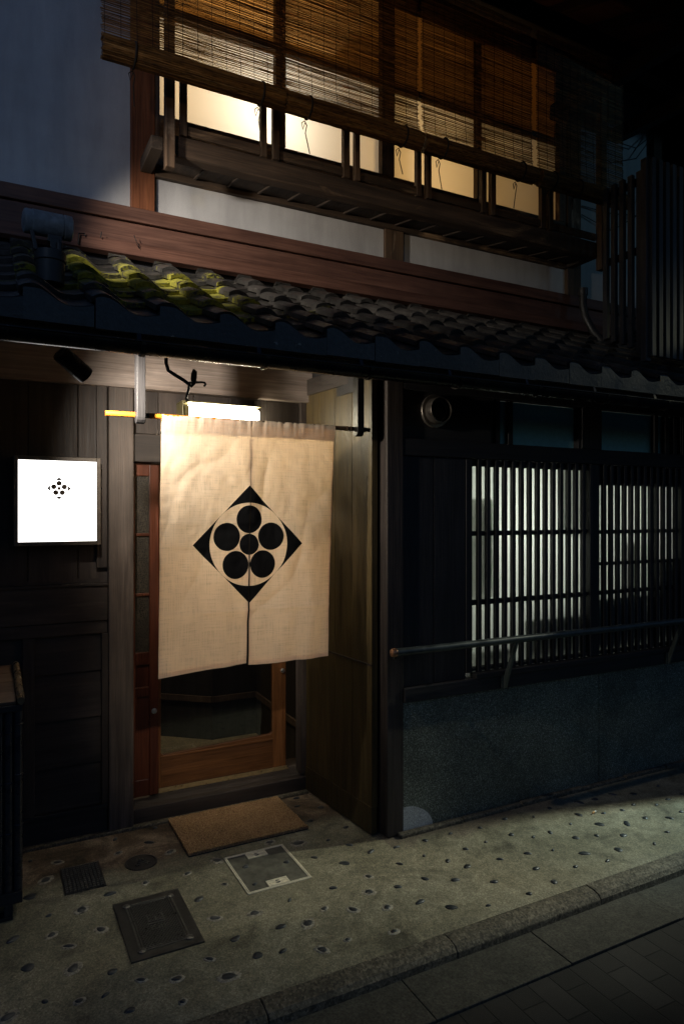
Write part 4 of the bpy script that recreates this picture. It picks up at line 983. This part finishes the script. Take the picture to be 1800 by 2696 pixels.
# heavy square iron cover
ci = thing('iron_cover', 'large rectangular black cast iron cover with moulded border and lattice centre', 'manhole cover', (.59, 2.69, 0))
x0, x1, y0, y1 = .456, .722, 2.490, 2.895
hb('cover_plate', M['castiron'], [(x0, x1, y0, y1, -.004, .006)], .0015, ci)
mb = MB()
for a, wd in ((.040, .007), (.052, .004)):
    mb.box(x0 + a, x1 - a, y0 + a, y0 + a + wd, .006, .009, 0); mb.box(x0 + a, x1 - a, y1 - a - wd, y1 - a, .006, .009, 0); mb.box(x0 + a, x0 + a + wd, y0 + a + wd, y1 - a - wd, .006, .009, 0); mb.box(x1 - a - wd, x1 - a, y0 + a + wd, y1 - a - wd, .006, .009, 0)
mb.build('moulded_border', M['relief'], ci, bevel=.0008)
mb = MB(); u0, u1, v0, v1 = x0 + .060, x1 - .060, y0 + .060, y1 - .060
def clipped(cc, sgn):
    pts = []
    for X in (u0, u1):
        Y = cc + sgn * (X - u0)
        pts.append((X, Y))
    (xa, ya), (xb, yb) = pts
    def cl(xa, ya, xb, yb):
        t0, t1 = 0, 1
        for (p, q) in ((-(yb - ya), ya - v0), ((yb - ya), v1 - ya)):
            if p == 0: continue
            t = q / p
            if p < 0: t0 = max(t0, t)
            else: t1 = min(t1, t)
        return (t0, t1) if t1 - t0 > .02 else None
    r_ = cl(xa, ya, xb, yb)
    if r_:
        f_ = lambda t: (xa + (xb - xa) * t, ya + (yb - ya) * t, .0072)
        mb.beam(f_(r_[0]), f_(r_[1]), .0016, .002, 0)
k = -.2
while k < .5:
    clipped(v0 + k, 1.25); clipped(v0 + k + .02, -1.25); k += .0165
mb.build('lattice_relief', M['relief'], ci)
mb = MB(); cx_, cy_ = (x0 + x1) / 2, (y0 + y1) / 2
mb.box(cx_ - .034, cx_ + .034, cy_ - .012, cy_ - .004, .0065, .0105, 0); mb.box(cx_ - .034, cx_ + .034, cy_ + .004, cy_ + .010, .0065, .0105, 0)
for dx in (-.028, .0, .028): mb.box(cx_ + dx - .003, cx_ + dx + .003, cy_ + .012, cy_ + .045, .0065, .0105, 0)
for dx in (-.024, -.012, 0, .012, .024): mb.box(cx_ + dx - .0022, cx_ + dx + .0022, cy_ - .055, cy_ - .030, .0065, .0105, 0)
mb.box(cx_ - .034, cx_ - .005, cy_ + .045, cy_ + .05, .0065, .0105, 0); mb.box(cx_ + .01, cx_ + .034, cy_ + .045, cy_ + .05, .0065, .0105, 0)
mb.build('raised_mark', M['relief'], ci, bevel=.0006)
for sx in (x0 + .046, x1 - .046):
    for sy in (y0 + .046, y1 - .046):
        mb = MB(); mb.lathe((sx, sy, .006), (0, 0, 1), [(0, .016), (.004, .015), (.005, .010), (.0065, .008), (.007, .003)], 20); mb.build('corner_boss', M['relief'], ci, smooth=True)

# small grid cover
gc = thing('grid_cover', 'small dark square cover with raised grid studs beside the round lid', 'manhole cover', (.375, 3.18, 0))
hb('cover_plate', M['castiron'], [(.290, .458, 3.062, 3.298, -.004, .003)], .001, gc)
mb = MB()
for i in range(10):
    for j in range(13):
        X, Y = .298 + i * .0156, 3.070 + j * .0172; mb.box(X, X + .0105, Y, Y + .0115, .003, .0075, 0)
mb.build('grid_stud', M['relief'], gc, bevel=.0008)
# round lid
rd = thing('round_lid', 'small round cast iron valve lid with raised marks in brown concrete', 'manhole cover', (.628, 3.193, 0))
mb = MB(); mb.lathe((.628, 3.193, -.002), (0, 0, 1), [(0, .072), (.006, .072), (.007, .068), (.007, .063), (.005, .061), (.005, .05)], 40); mb.build('lid_plate', M['castiron'], rd, smooth=True)
mb = MB()
for a, b in (((-.03, -.02), (-.012, -.034)), ((-.028, -.034), (-.012, -.02)), ((.012, -.030), (.034, -.022)), ((.022, -.038), (.026, -.014)), ((-.014, .008), (.014, .008)), ((-.012, .02), (.012, .02)), ((0, .036), (0, .004)), ((-.012, .036), (-.012, .010)), ((.012, .030), (.012, .010)), ((-.02, -.004), (-.006, -.010)), ((.02, -.004), (.006, -.010))):
    mb.beam((.628 + a[0], 3.193 + a[1], .0048), (.628 + b[0], 3.193 + b[1], .0048), .0035, .004, 0)
mb.build('raised_mark', M['relief'], rd)
# cigarette end
cg = thing('cigarette_butt', 'cigarette end lying on the lit pavement near the dado wall', 'cigarette', (2.864, 2.602, .006))
mb = MB(); mb.tube([(2.850, 2.600, .008), (2.868, 2.604, .008)], .004, 12); mb.build('filter', plain('tan_filter', (.55, .30, .12), .8), cg, smooth=True)
mb = MB(); mb.tube([(2.868, 2.604, .008), (2.882, 2.607, .008)], .004, 12); mb.build('paper', plain('white_paper', (.7, .68, .62), .8), cg, smooth=True)

# ================================================================== bamboo cover at the left edge
bc = thing('bamboo_screen_box', 'low dark bamboo-fronted box with board top at the left edge', 'box', (-.3, 3.3, 0))
mb = MB()
for i in range(4):
    ya, yb = 3.0 + i * .135, 3.0 + (i + 1) * .135 - .002; za, zb = .845 + i * .010, .855 + i * .010
    mb.obox((-.36, (ya + yb) / 2, (za + zb) / 2), (.465, 0, 0), (0, (yb - ya) / 2, (zb - za) / 2), (0, 0, .007))
mb.build('top_board', wood('brown_top_board', (.10, .055, .03), (.20, .115, .065), 'X', .6), bc, bevel=.002)
mb = MB(); mb.tube([(.122, 2.975, .858), (.122, 3.2, .876), (.122, 3.5, .898)], .014, 14); 
for yy in (3.05, 3.25): mb.lathe((.122, yy, .864 + (yy - 3.05) * .075), (0, 1, .08), [(-.004, .0135), (0, .0165), (.004, .0135)], 14)
mb.build('edge_bamboo', plain('brown_bamboo', (.13, .085, .045), .3, 0, .3, 25), bc, smooth=True)
bam = plain('dark_bamboo', (.020, .020, .024), .3, 0, .35, 20)
proto = None
for i in range(26):
    X = .113 - i * .0345
    if proto is None:
        mb = MB(); mb.tube([(X, 3.01, .10 + .74 * k / 8) for k in range(9)], .0165, 12, 0)
        for zz in (.36, .56, .76): mb.lathe((X, 3.01, zz), (0, 0, 1), [(-.006, .016), (0, .0195), (.004, .016)], 12)
        proto = mb.build('bamboo_pole', bam, bc, smooth=True)
    else:
        c = proto.copy(); C.objects.link(c); c.location = (-i * .0345, 0, rnd.choice((-.06, .0, .05, -.03)) * .5)
mb = MB(); mb.box(-.8, .128, 2.985, 3.03, .055, .10); mb.box(-.8, .128, 2.988, 3.03, .812, .838); mb.box(.095, .128, 3.03, 3.5, .055, .10); mb.box(.110, .126, 3.03, 3.5, .1, .84); mb.build('frame_rail', M['black_x'], bc, bevel=.003)
mb = MB()
for X in (.075, -.72): mb.box(X - .012, X + .018, 2.985, 3.02, 0, .055)
mb.box(.075 - .06, .093, 2.975, 3.03, 0, .012)
mb.builds('foot', M['black_z'], bc, bevel=.002)

# ================================================================== slatted screen on the roof at the right
scn = thing('slatted_screen', 'upright dark slatted wooden screen standing on the eave tiles', 'screen', (3.8, 2.75, 2.5))
def slat(x0, x1, y0, y1, z0, z1):
    mb = MB(); mb.box(x0, x1, y0, y1, z0, z1); mb.build('slat', M['screen_z'], scn, bevel=.002)
for i in range(15): slat(3.318 + i * .0582, 3.318 + i * .0582 + .033, 2.600, 2.625, 2.485, 3.605)
for i in range(5): slat(3.312, 3.337, 2.672 + i * .060, 2.672 + i * .060 + .032, 2.53 + .03 * i, 3.560)
mb = MB(); mb.box(3.300, 3.34, 2.626, 2.664, 2.46, 3.61); mb.build('corner_slat', M['screen_z'], scn, bevel=.002)
mb = MB()
for z in (2.62, 3.10, 3.50): mb.box(3.34, 4.25, 2.626, 2.65, z, z + .04); mb.box(3.338, 3.36, 2.665, 2.95, z, z + .04)
mb.build('cross_rail', M['black_x'], scn, bevel=.002)
# bent downpipe beside it
mb = MB(); mb.tube([(3.70, 3.46, 3.16), (3.70, 3.46, 3.05), (3.705, 3.44, 2.96), (3.73, 3.40, 2.86), (3.78, 3.36, 2.78)], .026, 16); mb.lathe((3.70, 3.46, 3.12), (0, 0, 1), [(0, .026), (0, .032), (.05, .032), (.05, .026)], 16)
tag(mb.build('downpipe', M['pvc'], loc=(3.7, 3.45, 3.0), smooth=True), 'bent grey downpipe between the balcony end and the slatted screen', 'pipe')

# ================================================================== bamboo blinds
BY = 3.05; BT = 4.46; BB = 3.575
labels = ['bamboo blind at the left end, overlapping the plaster wall', 'bamboo blind second from the left, over the brightest lit panes', 'bamboo blind third from the left, between two narrow gaps of light', 'bamboo blind at the right end, behind the slatted screen']
spans = [(.434, 1.262), (1.266, 2.045), (2.066, 2.846), (2.878, 3.615)]
for bi, (xa, xb) in enumerate(spans):
    bl = thing('bamboo_blind', labels[bi], 'blind', ((xa + xb) / 2, BY, BB), 'bamboo blinds hung in front of the upstairs windows')
    mb = MB(); z = BB + .03; seg = 12
    while z < BT:
        rr_ = rnd.uniform(.0015, .0024); tn = rnd.uniform(-.5, .45); sag = rnd.uniform(-.0022, .0022); tl2 = rnd.uniform(-.004, .004)
        ea, eb = xa + rnd.uniform(-.006, .008), xb + rnd.uniform(-.008, .006)
        t = (BT - z) / (BT - BB); bow = -.02 * math.exp(-((z - BB) / .12))
        vs = []; fs = []
        for i in range(seg + 1):
            s = i / seg; X = ea + (eb - ea) * s
            zz = z + sag * math.sin(math.pi * s * 2) + tl2 * (s - .5) + .0022 * noise.noise(Vector((X * 6, z * 30, bi)))
            yy = BY + bow + .006 * noise.noise(Vector((X * 2, z * 3, bi * 5))) + .0015 * noise.noise(Vector((X * 8, z * 60, bi)))
            for (dy, dz) in ((-rr_ * .7, 0), (0, rr_), (rr_ * .7, 0), (0, -rr_)): vs.append((X, yy + dy, zz + dz))
        for i in range(seg):
            for k in range(4): fs.append((4 * i + k, 4 * i + (k + 1) % 4, 4 * i + 4 + (k + 1) % 4, 4 * i + 4 + k))
        mb.add(vs, fs, tn); z += rnd.choice((.0042, .0045, .0048, .0051, .0056, .0070))
    mb.build('reed_sheet', M['reed'], bl)
    mb = MB(); n = int((xb - xa) / .066)
    for k in range(n + 1):
        X = xa + .012 + (xb - xa - .024) * k / n
        pts = [(X + .004 * noise.noise(Vector((k * 3.1, q, bi))), BY - .0042 + .006 * noise.noise(Vector((X * 2, (BB + .03 + (BT - BB - .03) * q / 16) * 3, bi * 5))) - .02 * math.exp(-(((BT - BB - .03) * q / 16 + .03) / .12)), BB + .03 + (BT - BB - .03) * q / 16) for q in range(17)]
        mb.tube(pts, .0011, 5, 0)
    mb.build('warp_cord', M['cord'], bl)
    # rolled-up lower end: bundle of reeds
    mb = MB(); R0 = .045; zc = BB - .002
    for k in range(34):
        th = 2 * math.pi * k / 34; rr_ = R0 + rnd.uniform(-.003, .002)
        pts = [(X, BY - .024 + rr_ * math.cos(th) * .92 + .002 * noise.noise(Vector((X * 5, k, 0))), zc + rr_ * math.sin(th) + .002 * noise.noise(Vector((X * 5, k, 3)))) for X in [xa + rnd.uniform(-.004, .006) + (xb - xa - .004) * q / 8 for q in range(9)]]
        mb.tube(pts, .0046, 6, rnd.uniform(-.35, .4))
    mb.tube([(xa + .004, BY - .024, zc), (xb - .004, BY - .024, zc)], R0 - .003, 16, -.3)
    mb.build('rolled_end', M['reed'], bl, smooth=True, angle=60)
    for fx in (.16, .86) if bi < 3 else (.14, .42):
        X = xa + (xb - xa) * fx; mb = MB()
        pts = [(X + .002 * math.sin(q), BY - .024 + (R0 + .007) * math.cos(q) * .95, zc + (R0 + .007) * math.sin(q)) for q in [2 * math.pi * k / 18 for k in range(19)]]
        mb.tube(pts, .0045, 6, 0)
        L = rnd.uniform(.13, .19); y = BY + .02
        mb.tube([(X, y, zc - .04), (X + .012, y, zc - .06), (X + .004, y, zc - .10), (X + rnd.uniform(-.02, .03), y, zc - .04 - L)], .0026, 6, 0)
        mb.tube([(X, y, zc - .04), (X - .016, y, zc - .055), (X - .010, y, zc - .085), (X + .002, y, zc - .05)], .0022, 6, 0)
        mb.build('tie_cord', M['cord'], bl, smooth=True)
